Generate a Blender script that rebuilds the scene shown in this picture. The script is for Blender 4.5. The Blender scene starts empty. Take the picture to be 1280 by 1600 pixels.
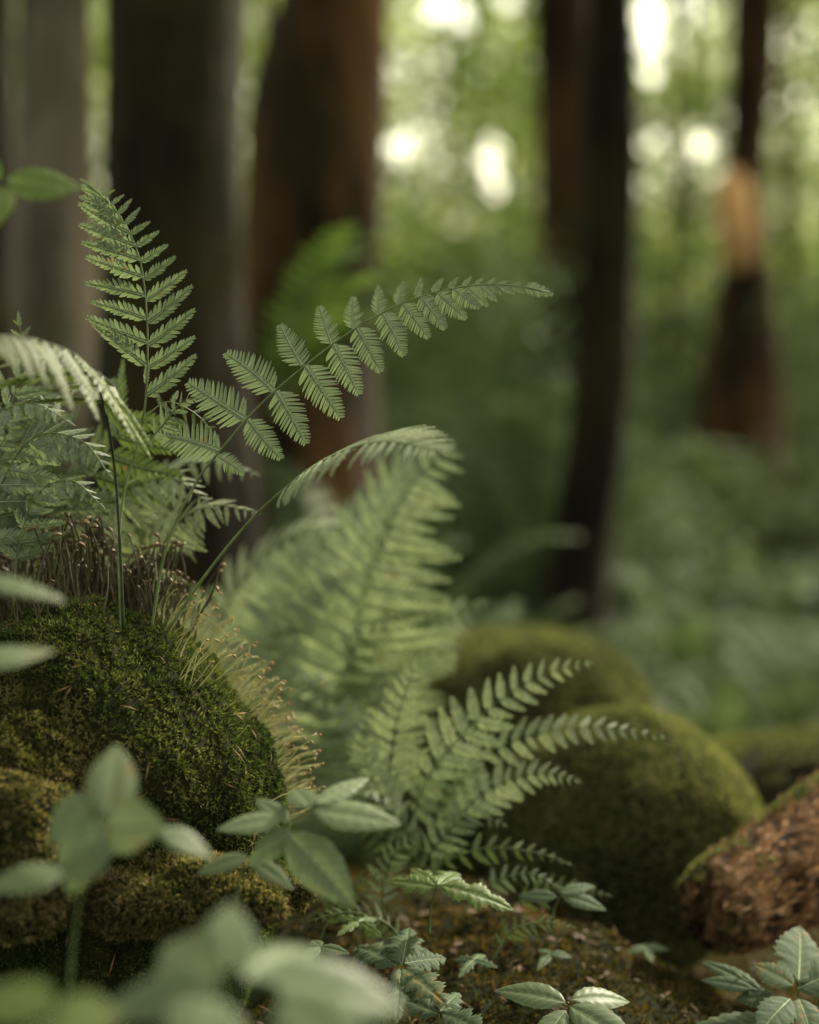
import bpy, math, random
import numpy as np
from mathutils import Vector, Matrix, noise
R = math.radians
random.seed(7)
rng = np.random.default_rng(11)
scene = bpy.context.scene
COL = scene.collection

# ------------------------------------------------------------------ camera
CAM = Vector((0, 0, 1.1)); PITCH = R(4.3); K = 0.000375; FOCUS = 1.33
RT = Vector((1, 0, 0)); UP = Vector((0, math.sin(PITCH), math.cos(PITCH))); FW = Vector((0, math.cos(PITCH), -math.sin(PITCH)))
def P(px, py, d):
    return CAM + FW * d + RT * ((px - 640) * K * d) + UP * ((800 - py) * K * d)
cd = bpy.data.cameras.new('camera'); cam = bpy.data.objects.new('camera', cd); COL.objects.link(cam)
cam.location = CAM; cam.rotation_euler = (math.pi / 2 - PITCH, 0, 0)
cd.sensor_fit = 'VERTICAL'; cd.sensor_height = 30; cd.sensor_width = 24; cd.lens = 50
cd.clip_start = 0.02; cd.clip_end = 600
cd.dof.use_dof = True; cd.dof.focus_distance = FOCUS; cd.dof.aperture_fstop = 1.8
scene.camera = cam
scene.view_settings.view_transform = 'Standard'; scene.view_settings.look = 'None'; scene.view_settings.exposure = 0
scene.render.engine = 'CYCLES'
cy = scene.cycles
cy.use_denoising = True; cy.denoiser = 'OPENIMAGEDENOISE'
cy.use_adaptive_sampling = False
cy.max_bounces = 6; cy.diffuse_bounces = 3; cy.transmission_bounces = 5; cy.glossy_bounces = 2
cy.sample_clamp_indirect = 4; cy.caustics_reflective = False; cy.caustics_refractive = False

# ------------------------------------------------------------------ light
SUN_EL, SUN_AZ = 38, 42          # azimuth clockwise from the view direction: behind the scene, to the right
w = bpy.data.worlds.new('World'); scene.world = w; w.use_nodes = True
nt = w.node_tree; bg = nt.nodes['Background']
sky = nt.nodes.new('ShaderNodeTexSky'); sky.sky_type = 'NISHITA'; sky.sun_disc = False
sky.sun_elevation = R(SUN_EL); sky.sun_rotation = R(SUN_AZ); sky.air_density = 1.2; sky.dust_density = 4.0; sky.ozone_density = 1.0
tint = nt.nodes.new('ShaderNodeMix'); tint.data_type = 'RGBA'; tint.blend_type = 'MULTIPLY'; tint.inputs['Factor'].default_value = 1
tint.inputs['B'].default_value = (1.0, .95, .72, 1)      # light filtered by hazy, leafy air
hs = nt.nodes.new('ShaderNodeHueSaturation'); hs.inputs['Saturation'].default_value = .35; nt.links.new(sky.outputs[0], hs.inputs['Color'])
nt.links.new(hs.outputs[0], tint.inputs['A']); nt.links.new(tint.outputs['Result'], bg.inputs[0]); bg.inputs[1].default_value = 0.45
ld = bpy.data.lights.new('sun', 'SUN'); ld.energy = 8.0; ld.angle = R(1.0); ld.color = (1, .93, .78)
sun = bpy.data.objects.new('sun', ld); COL.objects.link(sun)
sdir = Vector((math.sin(R(SUN_AZ)) * math.cos(R(SUN_EL)), math.cos(R(SUN_AZ)) * math.cos(R(SUN_EL)), math.sin(R(SUN_EL))))
sun.rotation_euler = (-sdir).to_track_quat('-Z', 'Y').to_euler()

# ------------------------------------------------------------------ materials
def newmat(name):
    m = bpy.data.materials.new(name); m.use_nodes = True
    return m, m.node_tree, m.node_tree.nodes['Principled BSDF'], m.node_tree.nodes['Material Output']
def ramp(nt, stops, src):
    r = nt.nodes.new('ShaderNodeValToRGB'); e = r.color_ramp.elements
    while len(e) < len(stops): e.new(0.5)
    for el, (p, c) in zip(e, stops): el.position = p; el.color = (*c, 1)
    nt.links.new(src, r.inputs[0]); return r.outputs[0]
def noise_tex(nt, scale, detail=3, coord='Object', stretch=None, rough=.55):
    tc = nt.nodes.new('ShaderNodeTexCoord'); n = nt.nodes.new('ShaderNodeTexNoise')
    n.inputs['Scale'].default_value = scale; n.inputs['Detail'].default_value = detail; n.inputs['Roughness'].default_value = rough
    if stretch:
        mp = nt.nodes.new('ShaderNodeMapping'); mp.inputs['Scale'].default_value = stretch
        nt.links.new(tc.outputs[coord], mp.inputs[0]); nt.links.new(mp.outputs[0], n.inputs['Vector'])
    else: nt.links.new(tc.outputs[coord], n.inputs['Vector'])
    return n.outputs['Fac']
def mixc(nt, fac, a, b, mode='MIX'):
    m = nt.nodes.new('ShaderNodeMix'); m.data_type = 'RGBA'; m.blend_type = mode
    for s, v in ((m.inputs['Factor'], fac), (m.inputs['A'], a), (m.inputs['B'], b)):
        if isinstance(v, (int, float)): s.default_value = v
        elif isinstance(v, tuple): s.default_value = (*v, 1)
        else: nt.links.new(v, s)
    return m.outputs['Result']
def math_n(nt, op, a, b=0.0):
    m = nt.nodes.new('ShaderNodeMath'); m.operation = op
    for i, v in enumerate((a, b)):
        if isinstance(v, (int, float)): m.inputs[i].default_value = v
        else: nt.links.new(v, m.inputs[i])
    return m.outputs[0]
def bump(nt, bsdf, h, strength=.5, dist=.01):
    b = nt.nodes.new('ShaderNodeBump'); b.inputs['Strength'].default_value = strength; b.inputs['Distance'].default_value = dist
    nt.links.new(h, b.inputs['Height']); nt.links.new(b.outputs[0], bsdf.inputs['Normal'])
def leafmat(name, dark, light, trans=.35, scale=25, rough=.5, tcol=None, spec=.2, coord='Object', rnd=.5, veins=False, blotch=0.0, hi=None):
    """leaf: colour varies per leaf (island) and by noise; light passes through"""
    m, nt, b, out = newmat(name)
    geo = nt.nodes.new('ShaderNodeNewGeometry'); oi = nt.nodes.new('ShaderNodeObjectInfo')
    n = noise_tex(nt, scale, 4, coord)
    f = math_n(nt, 'ADD', math_n(nt, 'MULTIPLY', geo.outputs['Random Per Island'], rnd), math_n(nt, 'MULTIPLY', n, 1 - rnd * .5))
    f = math_n(nt, 'ADD', f, math_n(nt, 'MULTIPLY', oi.outputs['Random'], .25))
    c = ramp(nt, [(.3, dark), (1.0, light)] if hi is None else [(.3, dark), (.86, light), (1.02, hi)], f)
    if veins:
        tc = nt.nodes.new('ShaderNodeTexCoord'); sp = nt.nodes.new('ShaderNodeSeparateXYZ'); nt.links.new(tc.outputs['Object'], sp.inputs[0])
        ay = math_n(nt, 'ABSOLUTE', sp.outputs['Y'])
        fr = math_n(nt, 'FRACT', math_n(nt, 'SUBTRACT', math_n(nt, 'MULTIPLY', sp.outputs['X'], 9.0), math_n(nt, 'MULTIPLY', ay, 8.0)))
        v = math_n(nt, 'LESS_THAN', math_n(nt, 'ABSOLUTE', math_n(nt, 'SUBTRACT', fr, .5)), .07)
        c = mixc(nt, math_n(nt, 'MULTIPLY', v, .45), c, tuple(min(1, x * 1.5 + .03) for x in light))
    if blotch:
        bn = noise_tex(nt, 7 if veins else 5, 5, 'Object', rough=.7)
        bn2 = math_n(nt, 'ADD', bn, math_n(nt, 'MULTIPLY', math_n(nt, 'SUBTRACT', oi.outputs['Random'], .5), .22))
        c = mixc(nt, math_n(nt, 'MULTIPLY', ramp(nt, [(.66, (0, 0, 0)), (.74, (1, 1, 1))], bn2), blotch), c, (.20, .12, .04))
    nt.links.new(c, b.inputs['Base Color']); b.inputs['Roughness'].default_value = rough
    b.inputs['Specular IOR Level'].default_value = spec
    if trans > 0:
        t = nt.nodes.new('ShaderNodeBsdfTranslucent'); mx = nt.nodes.new('ShaderNodeMixShader'); mx.inputs[0].default_value = trans
        tc = mixc(nt, 1.0, c, tcol or (1.35, 1.5, .7), 'MULTIPLY')
        nt.links.new(tc, t.inputs[0]); nt.links.new(b.outputs[0], mx.inputs[1]); nt.links.new(t.outputs[0], mx.inputs[2])
        nt.links.new(mx.outputs[0], out.inputs[0])
    return m
def plain(name, col, rough=.6, col2=None, scale=30, stretch=None, bumpd=0, spec=.3):
    m, nt, b, out = newmat(name)
    n = noise_tex(nt, scale, 5, 'Object', stretch)
    nt.links.new(ramp(nt, [(.3, col), (.7, col2 or tuple(x * 1.5 for x in col))], n), b.inputs['Base Color'])
    b.inputs['Roughness'].default_value = rough; b.inputs['Specular IOR Level'].default_value = spec
    if bumpd: bump(nt, b, n, .8, bumpd)
    return m
def mossmat(name, stops, scale, trans=.3, z_dark=None):
    m, nt, b, out = newmat(name)
    geo = nt.nodes.new('ShaderNodeNewGeometry')
    n = noise_tex(nt, scale, 5, 'Object', rough=.65)
    f = math_n(nt, 'ADD', math_n(nt, 'MULTIPLY', geo.outputs['Random Per Island'], .35), math_n(nt, 'MULTIPLY', n, .8))
    c = ramp(nt, stops, f)
    nt.links.new(c, b.inputs['Base Color']); b.inputs['Roughness'].default_value = .85; b.inputs['Specular IOR Level'].default_value = .04
    if z_dark:   # drier, tan moss around one spot of the object
        tc = nt.nodes.new('ShaderNodeTexCoord'); vd = nt.nodes.new('ShaderNodeVectorMath'); vd.operation = 'DISTANCE'
        nt.links.new(tc.outputs['Object'], vd.inputs[0]); vd.inputs[1].default_value = z_dark[0]
        g = math_n(nt, 'SUBTRACT', 1.0, math_n(nt, 'DIVIDE', vd.outputs['Value'], z_dark[1]))
        g = math_n(nt, 'ADD', g, math_n(nt, 'MULTIPLY', math_n(nt, 'SUBTRACT', n, .5), 3.5))
        c = mixc(nt, ramp(nt, [(.05, (0, 0, 0)), (.5, (1, 1, 1))], g), c, (.20, .17, .07))
        nt.links.new(c, b.inputs['Base Color'])
    t = nt.nodes.new('ShaderNodeBsdfTranslucent'); mx = nt.nodes.new('ShaderNodeMixShader'); mx.inputs[0].default_value = trans
    nt.links.new(mixc(nt, 1.0, c, (1.5, 1.6, .8), 'MULTIPLY'), t.inputs[0]); nt.links.new(b.outputs[0], mx.inputs[1])
    nt.links.new(t.outputs[0], mx.inputs[2]); nt.links.new(mx.outputs[0], out.inputs[0])
    return m

M = {}
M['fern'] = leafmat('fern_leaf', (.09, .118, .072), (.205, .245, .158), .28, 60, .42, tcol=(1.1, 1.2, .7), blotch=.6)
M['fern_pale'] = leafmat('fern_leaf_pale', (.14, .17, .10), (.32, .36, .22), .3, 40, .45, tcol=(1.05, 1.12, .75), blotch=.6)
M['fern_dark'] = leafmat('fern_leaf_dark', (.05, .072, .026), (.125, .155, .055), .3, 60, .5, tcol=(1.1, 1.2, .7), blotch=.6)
M['fern_bright'] = leafmat('fern_leaf_bright', (.05, .09, .025), (.14, .20, .06), .35, 30, .5, tcol=(1.1, 1.2, .6), spec=.15)
M['rib'] = plain('fern_midrib', (.26, .30, .16), .5)
M['stalk'] = plain('fern_stalk', (.07, .10, .03), .45, (.16, .20, .08), 80)
M['stalk_dark'] = plain('fern_stalk_dark', (.018, .022, .010), .5, (.05, .06, .025), 60)
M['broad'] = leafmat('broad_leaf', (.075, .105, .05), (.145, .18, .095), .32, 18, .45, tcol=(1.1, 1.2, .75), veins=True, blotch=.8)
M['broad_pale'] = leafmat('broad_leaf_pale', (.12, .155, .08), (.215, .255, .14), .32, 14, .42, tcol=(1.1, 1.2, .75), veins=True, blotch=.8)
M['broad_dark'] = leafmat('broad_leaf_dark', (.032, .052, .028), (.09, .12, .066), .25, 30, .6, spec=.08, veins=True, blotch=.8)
M['broad_top'] = leafmat('broad_leaf_lit', (.06, .10, .025), (.14, .19, .06), .45, 18, .5, veins=True, blotch=.8)  # yellower green than the other broad leaves
M['spore'] = plain('sporophyte_stalk', (.30, .30, .12), .5, (.50, .46, .20), 90)
M['spore_tip'] = plain('sporophyte_capsule', (.20, .12, .035), .5, (.34, .24, .08), 90)
M['spore_tip_dark'] = plain('sporophyte_capsule_brown', (.07, .045, .015), .5, (.15, .10, .04), 90)
M['spore_dark'] = plain('sporophyte_stalk_brown', (.022, .018, .008), .5, (.07, .055, .02), 90)
M['moss'] = mossmat('moss_tufts', [(.36, (.012, .019, .007)), (.55, (.042, .058, .018)), (.72, (.11, .13, .045)), (.88, (.30, .24, .11))], 16, z_dark=(tuple(P(10, 1170, 1.25) - P(115, 1330, 1.40)), .10))
M['moss_tan'] = mossmat('moss_tan', [(.36, (.018, .024, .009)), (.52, (.06, .065, .022)), (.66, (.18, .15, .065)), (.85, (.38, .28, .15))], 18)
M['moss_under'] = mossmat('moss_bed', [(.3, (.004, .005, .002)), (.6, (.014, .015, .005)), (.85, (.035, .028, .012))], 30, .02)
M['moss_soft'] = mossmat('moss_velvet', [(.34, (.05, .058, .026)), (.55, (.135, .145, .065)), (.72, (.24, .235, .11)), (.9, (.36, .29, .14))], 9)
M['moss_brown'] = mossmat('moss_brown', [(.36, (.012, .013, .006)), (.55, (.045, .042, .015)), (.70, (.12, .075, .03)), (.85, (.22, .13, .055))], 16)
M['rock'] = plain('boulder_stone', (.03, .028, .022), .85, (.09, .085, .07), 12, bumpd=.01)

def barkmat(name, dark, mid, moss, mossamt=.5, scale=5):
    m, nt, b, out = newmat(name)
    n = noise_tex(nt, scale, 6, 'Object', (1.6, 1.6, .35), .6)
    c = ramp(nt, [(.40, dark), (.66, mid)], n)
    n2 = noise_tex(nt, 2.4, 5, 'Object', (1, 1, .7))
    f = ramp(nt, [(.62 - mossamt * .3, (0, 0, 0)), (.80 - mossamt * .3, (1, 1, 1))], n2)
    c = mixc(nt, f, c, moss)
    nt.links.new(c, b.inputs['Base Color']); b.inputs['Roughness'].default_value = .9; b.inputs['Specular IOR Level'].default_value = .15
    bump(nt, b, n, 1.0, .04)
    return m
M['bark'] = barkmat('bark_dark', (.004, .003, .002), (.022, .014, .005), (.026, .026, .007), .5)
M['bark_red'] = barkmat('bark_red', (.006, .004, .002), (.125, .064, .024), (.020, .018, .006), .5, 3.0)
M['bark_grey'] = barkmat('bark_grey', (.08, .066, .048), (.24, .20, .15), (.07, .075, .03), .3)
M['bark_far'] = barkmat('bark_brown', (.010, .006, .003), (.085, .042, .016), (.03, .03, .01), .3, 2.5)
M['bark_log'] = barkmat('log_bark', (.020, .012, .006), (.36, .20, .095), (.13, .13, .045), .3, 38)
M['shred'] = mossmat('bark_shreds', [(.3, (.022, .012, .006)), (.52, (.14, .070, .034)), (.72, (.40, .22, .12)), (.9, (.66, .46, .30))], 30, .1)
M['bare'] = plain('bare_wood', (.16, .07, .03), .8, (.92, .54, .22), 6, (1, 1, .35))  # orange colour paints a sunlit patch onto the trunk
M['far_leaf'] = leafmat('far_leaves', (.09, .13, .045), (.40, .47, .21), .5, .35, .5, tcol=(1.4, 1.45, .85), rnd=.6, hi=(.80, .82, .56))  # last stop paints random leaves bright, as if sunlit
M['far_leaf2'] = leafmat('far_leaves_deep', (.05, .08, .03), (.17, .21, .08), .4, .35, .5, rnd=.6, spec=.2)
M['canopy'] = leafmat('canopy_leaves', (.03, .06, .015), (.08, .12, .03), .3, .5, .5)
M['under'] = leafmat('undergrowth_leaves', (.036, .058, .028), (.13, .165, .082), .35, 1.2, .6, tcol=(1.2, 1.3, .75), rnd=.5, spec=.1)
M['under_pale'] = leafmat('undergrowth_leaves_pale', (.04, .062, .03), (.15, .19, .095), .35, 1.2, .6, tcol=(1.2, 1.3, .75), rnd=.5, spec=.1)
M['needle'] = plain('dry_needles', (.07, .042, .02), .8, (.18, .11, .05), 40)
M['litter'] = plain('dead_leaves', (.025, .015, .008), .8, (.10, .058, .03), 20)

def groundmat():
    m, nt, b, out = newmat('forest_floor')
    n = noise_tex(nt, 6, 8, 'Object', rough=.7)
    soil = ramp(nt, [(.3, (.006, .004, .003)), (.6, (.030, .016, .010)), (.8, (.07, .042, .026))], noise_tex(nt, 35, 6))
    grn = ramp(nt, [(.35, (.010, .015, .006)), (.75, (.035, .048, .016))], n)
    f = ramp(nt, [(.40, (0, 0, 0)), (.58, (1, 1, 1))], noise_tex(nt, 2.2, 3))
    c = mixc(nt, f, soil, grn)
    nt.links.new(c, b.inputs['Base Color']); b.inputs['Roughness'].default_value = 1
    b.inputs['Specular IOR Level'].default_value = 0
    bump(nt, b, noise_tex(nt, 60, 6), .8, .01)
    return m
M['ground'] = groundmat()

# ------------------------------------------------------------------ object helpers
def tag(o, label=None, cat=None, group=None, kind=None):
    if label: o['label'] = label
    if cat: o['category'] = cat
    if group: o['group'] = group
    if kind: o['kind'] = kind
    return o
def link(name, me, parent=None, mat=None):
    if mat is not None and not me.materials:
        for mm in (mat if isinstance(mat, (list, tuple)) else [mat]): me.materials.append(mm)
    o = bpy.data.objects.new(name, me); COL.objects.link(o)
    if parent: o.parent = parent
    return o
def empty(name, loc=(0, 0, 0)):
    o = bpy.data.objects.new(name, None); COL.objects.link(o); o.location = loc; o.empty_display_size = .05
    return o
def mesh_np(name, V, F, smooth=True, mi=None):
    V = np.asarray(V, dtype=np.float32); F = np.asarray(F, dtype=np.int32); k = F.shape[1]
    me = bpy.data.meshes.new(name)
    me.vertices.add(len(V)); me.vertices.foreach_set('co', V.ravel())
    me.loops.add(F.size); me.loops.foreach_set('vertex_index', F.ravel())
    me.polygons.add(len(F)); me.polygons.foreach_set('loop_start', np.arange(0, F.size, k, dtype=np.int32))
    me.polygons.foreach_set('use_smooth', np.full(len(F), smooth))
    if mi is not None: me.polygons.foreach_set('material_index', np.asarray(mi, dtype=np.int32))
    me.update(); me.validate()
    return me
class MB:
    def __init__(s): s.v = []; s.f = []; s.m = []
    def add(s, V, F, mi=0):
        o = len(s.v); s.v += [tuple(p) for p in V]; s.f += [tuple(i + o for i in f) for f in F]; s.m += [mi] * len(F)
    def mesh(s, name, smooth=True):
        me = bpy.data.meshes.new(name); me.from_pydata(s.v, [], s.f)
        me.polygons.foreach_set('material_index', s.m); me.polygons.foreach_set('use_smooth', [smooth] * len(s.f)); me.update()
        return me
def smooth_path(pts, n):
    """Catmull-Rom through 3-D points (last component may be a radius)"""
    p = [np.array(q, float) for q in pts]
    if len(p) == 2: return [p[0] + (p[1] - p[0]) * t for t in np.linspace(0, 1, n)]
    seg = [np.linalg.norm((p[i + 1] - p[i])[:3]) for i in range(len(p) - 1)]; cum = np.concatenate([[0], np.cumsum(seg)])
    tg = [(p[1] - p[0]) / seg[0]] + [(p[i] - p[i - 1]) / seg[i - 1] * .5 + (p[i + 1] - p[i]) / seg[i] * .5 for i in range(1, len(p) - 1)] + [(p[-1] - p[-2]) / seg[-1]]
    out = []
    for s in np.linspace(0, cum[-1], n):
        i = min(len(seg) - 1, int(np.searchsorted(cum, s, 'right') - 1)); u = (s - cum[i]) / seg[i]
        out.append(p[i] * (2 * u ** 3 - 3 * u * u + 1) + p[i + 1] * (3 * u * u - 2 * u ** 3) + tg[i] * seg[i] * (u ** 3 - 2 * u * u + u) + tg[i + 1] * seg[i] * (u ** 3 - u * u))
    return out
def tube(mb, pts, radii, sides=6, mi=0, cap=True, wob=None):
    n = len(pts); V = []; prev = None
    for i in range(n):
        t = Vector(pts[min(i + 1, n - 1)]) - Vector(pts[max(i - 1, 0)]); t.normalize()
        if prev is None:
            a = Vector((0, 0, 1)) if abs(t.z) < .9 else Vector((1, 0, 0)); prev = t.cross(a).normalized()
        prev = (prev - t * prev.dot(t)).normalized(); b = t.cross(prev)
        for j in range(sides):
            an = 2 * math.pi * j / sides
            r = radii[i] * (wob(pts[i], an) if wob else 1)
            V.append(Vector(pts[i]) + (prev * math.cos(an) + b * math.sin(an)) * r)
    F = [(i * sides + j, i * sides + (j + 1) % sides, (i + 1) * sides + (j + 1) % sides, (i + 1) * sides + j) for i in range(n - 1) for j in range(sides)]
    if cap: F += [tuple(range(sides))[::-1], tuple(range((n - 1) * sides, n * sides))]
    mb.add(V, F, mi)

# ------------------------------------------------------------------ ground
GY = [-6, .3, .9, 1.3, 1.6, 2.0, 2.6, 3.5, 5, 8, 11, 14, 20, 30, 45, 80, 200]
GZ = [-.6, -.58, -.56, -.57, -.61, -.69, -.80, -.90, -1.0, -1.12, -.86, -.52, -.05, .9, 3, 7, 16]
def ground_z(x, y):
    z = float(np.interp(y, GY, GZ)) + CAM.z
    z += .03 * math.exp(-((x - .0) / .17) ** 2 - ((y - 1.5) / .22) ** 2)
    z += .06 * math.exp(-((x + .4) / .5) ** 2 - ((y - 1.6) / .5) ** 2)
    a = min(1, max(0, (y - 1.2) / 6))
    z += (noise.noise(Vector((x * .7, y * .7, 3))) * .10 * a + noise.noise(Vector((x * 6, y * 6, 9))) * .012 + noise.noise(Vector((x * .12, y * .12, 5))) * .8 * min(1, max(0, (y - 12) / 20)))
    return z
def axis(dense, lo, hi, n1, n2):
    a = np.linspace(dense[0], dense[1], n1)
    l = dense[0] - np.geomspace(.05, dense[0] - lo, n2)[::-1]; h = dense[1] + np.geomspace(.05, hi - dense[1], n2)
    return np.concatenate([l, a, h])
gx = axis((-1, 1), -150, 150, 120, 50); gy = axis((.6, 3.4), -20, 240, 170, 70)
V = [(x, y, ground_z(x, y)) for y in gy for x in gx]; nx = len(gx)
F = [(j * nx + i, j * nx + i + 1, (j + 1) * nx + i + 1, (j + 1) * nx + i) for j in range(len(gy) - 1) for i in range(nx - 1)]
tag(link('ground', mesh_np('ground', V, F), mat=M['ground']), kind='structure')

# ------------------------------------------------------------------ leaf shapes
def pinna_mesh(name, n=13, W=.25, fwd=62, serr=0.0, gap=.10, droop=.10, side=.05, seed=0, tipw=.10):
    """a fern leaflet along +X, length 1: a midrib with n small lobes each side"""
    rd = random.Random(seed); mb = MB(); cx = 1.0
    def mid(t): return Vector((t, side * t * t, -droop * t * t))
    def hw(t): return W * min(1, .62 + t / .28 * .38) * min(1, (1.12 * (1 - t)) ** .72 * (1 - tipw) + tipw)
    ts = [1 - (1 - (i + .5) / (n + .6)) ** 1.12 for i in range(n)]
    for s in (-1, 1):
        for i, t in enumerate(ts):
            t2 = min(.985, t + rd.uniform(-.004, .004) + (.012 if s > 0 else 0))
            sp = (ts[min(i + 1, n - 1)] - ts[max(i - 1, 0)]) / (2 if 0 < i < n - 1 else 1)
            L = hw(t2) * rd.uniform(.90, 1.08); a = R(fwd + rd.uniform(-5, 5) - 12 * t)
            d = Vector((math.cos(a), s * math.sin(a), 0)); q = Vector((-d.y, d.x, 0)); p0 = mid(t2)
            h = sp * .5 * (1 - gap)
            prof = [(0, 1.04), (.22, 1.0), (.45, .97), (.66, .86), (.84, .62), (.95, .33), (1, .05)] if L > sp else [(0, 1), (.35, .9), (.7, .55), (1, .05)]
            z0 = rd.uniform(-.2, .3); V = []
            for k, (u, ww) in enumerate(prof):
                sw = ww * h * (1 + serr * (1 if k % 2 else -1)) * math.sin(a)
                bend = Vector((.10 * L * u * u, 0, 0)); zc = -.22 * L * u * u * (1 + z0)
                c = p0 + d * (L * u) + bend + Vector((0, 0, zc))
                V += [c - q * sw + Vector((0, 0, -.10 * sw)), c + Vector((0, 0, .16 * h)), c + q * sw + Vector((0, 0, -.10 * sw))]
            Fs = []
            for k in range(len(prof) - 1):
                o = 3 * k; Fs += [(o, o + 1, o + 4, o + 3), (o + 1, o + 2, o + 5, o + 4)]
            mb.add(V, Fs, 0)
    # narrow blade along the midrib and pointed end
    V = []; n2 = 9
    for k in range(n2):
        t = k / (n2 - 1); c = mid(t * 1.0); ww = max(.002, (.030 * (1 - t) + .012) * (1 if k < n2 - 1 else .1))
        V += [c + Vector((0, -ww, -.003)), c + Vector((0, ww, -.003))]
    mb.add(V, [(2 * k, 2 * k + 1, 2 * k + 3, 2 * k + 2) for k in range(n2 - 1)], 0)
    pts = [mid(k / 6 * .93) + Vector((0, 0, .003)) for k in range(7)]
    tube(mb, pts, [.0105 * (1 - .75 * k / 6) for k in range(7)], 4, 1, False)
    return mb.mesh(name)
FAM = {}
def family(key, mats, **kw):
    FAM[key] = []
    for i in range(4):
        me = pinna_mesh('leaflet_' + key, seed=i * 7 + len(FAM), side=kw.get('sd', .05) * (i - 1), **{k: v for k, v in kw.items() if k != 'sd'})
        for m_ in mats: me.materials.append(m_)
        FAM[key].append(me)
family('hero', (M['fern'], M['rib']), n=16, W=.34, fwd=66, gap=.2)
family('small', (M['fern'], M['rib']), n=8, W=.27, fwd=52)
family('fine', (M['fern'], M['rib']), n=12, W=.31, fwd=60, gap=.15)
family('tooth', (M['fern'], M['rib']), n=11, W=.27, fwd=56, serr=.12, gap=.02, droop=.05)
family('pale', (M['fern_pale'], M['rib']), n=13, W=.195, fwd=58, droop=.18)
family('palesmall', (M['fern_pale'], M['rib']), n=9, W=.30, fwd=55, droop=.12)
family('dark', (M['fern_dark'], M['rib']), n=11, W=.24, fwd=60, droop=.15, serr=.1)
family('mid', (M['fern'], M['rib']), n=11, W=.22, fwd=60, droop=.18)
family('bright', (M['fern_bright'], M['rib']), n=10, W=.2, fwd=58, droop=.2)

def place(o, p, xdir, nrm, L, wid=1.0, twist=0.0):
    x = Vector(xdir).normalized(); z = Vector(nrm); z = (z - x * z.dot(x)).normalized(); y = z.cross(x)
    if twist:
        c, s = math.cos(twist), math.sin(twist); y, z = y * c + z * s, z * c - y * s
    o.matrix_world = Matrix(((x.x * L, y.x * L * wid, z.x * L, p[0]), (x.y * L, y.y * L * wid, z.y * L, p[1]), (x.z * L, y.z * L * wid, z.z * L, p[2]), (0, 0, 0, 1)))
def leaflet(parent, key, p, tip, nrm, wid=1.0, twist=0.0):
    p = Vector(p); d = Vector(tip) - p
    o = link('leaflet', random.choice(FAM[key]), parent)
    base = parent.location
    place(o, p - base, d, nrm, d.length, wid, twist)
    return o
def path_at(path, t):
    f = t * (len(path) - 1); i = min(len(path) - 2, int(f)); u = f - i
    return Vector(path[i]) * (1 - u) + Vector(path[i + 1]) * u
def fern_frond(label, pts, start, n, L, key='mid', nrm=(0, -1, .25), ang=68, twist=0, droop=.15, r=.0011, group=None, wid=1.0, stalk='stalk', pk=.12, ltip=.04, pw=.8, asym=1.0, raw=False):
    """one frond rooted at its first point: stalk + leaflets in pairs. pts are (px, py, distance)"""
    p3 = [P(*q) for q in pts] if not raw else [Vector(q) for q in pts]
    path = smooth_path(p3, 40); root = empty('fern_frond', p3[0]); tag(root, label, 'fern', group)
    mb = MB(); tube(mb, [Vector(q) - p3[0] for q in path], [r * (1 - .75 * i / 39) for i in range(40)], 6)
    link('stalk', mb.mesh('stalk'), root, M[stalk])
    dm = (p3[0] - CAM).dot(FW); Lw = L * K * dm
    N0 = Vector(nrm).normalized()
    for i in range(n):
        u = (i + .3) / n; u = 1 - (1 - u) ** 1.25; t = start + (1 - start) * u
        c = path_at(path, min(.999, t)); T = (path_at(path, min(1, t + .02)) - path_at(path, max(0, t - .02))).normalized()
        N = (N0 - T * N0.dot(T)).normalized(); B = T.cross(N)
        ln = Lw * min(1, .55 + .45 * u / pk) * ((1 - u) ** pw * (1 - ltip) + ltip)
        for s in (-1, 1):
            a = R(ang - 18 * u + random.uniform(-5, 5)); l2 = ln * random.uniform(.9, 1.08) * (asym if s > 0 else 1)
            d = T * math.cos(a) + B * (s * math.sin(a)) - N * (droop * random.uniform(.6, 1.4))
            if random.random() < .035: continue
            if random.random() < .08: l2 *= random.uniform(.45, .8)
            leaflet(root, key, c, c + d.normalized() * l2, N, wid * random.uniform(.85, 1.12), twist * s + random.uniform(-.28, .28))
    # end leaflet
    c = path_at(path, .985); T = (path_at(path, 1) - path_at(path, .95)).normalized()
    leaflet(root, key, c, c + T * Lw * (.10 + ltip), (N0 - T * N0.dot(T)), .9)
    return root

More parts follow.
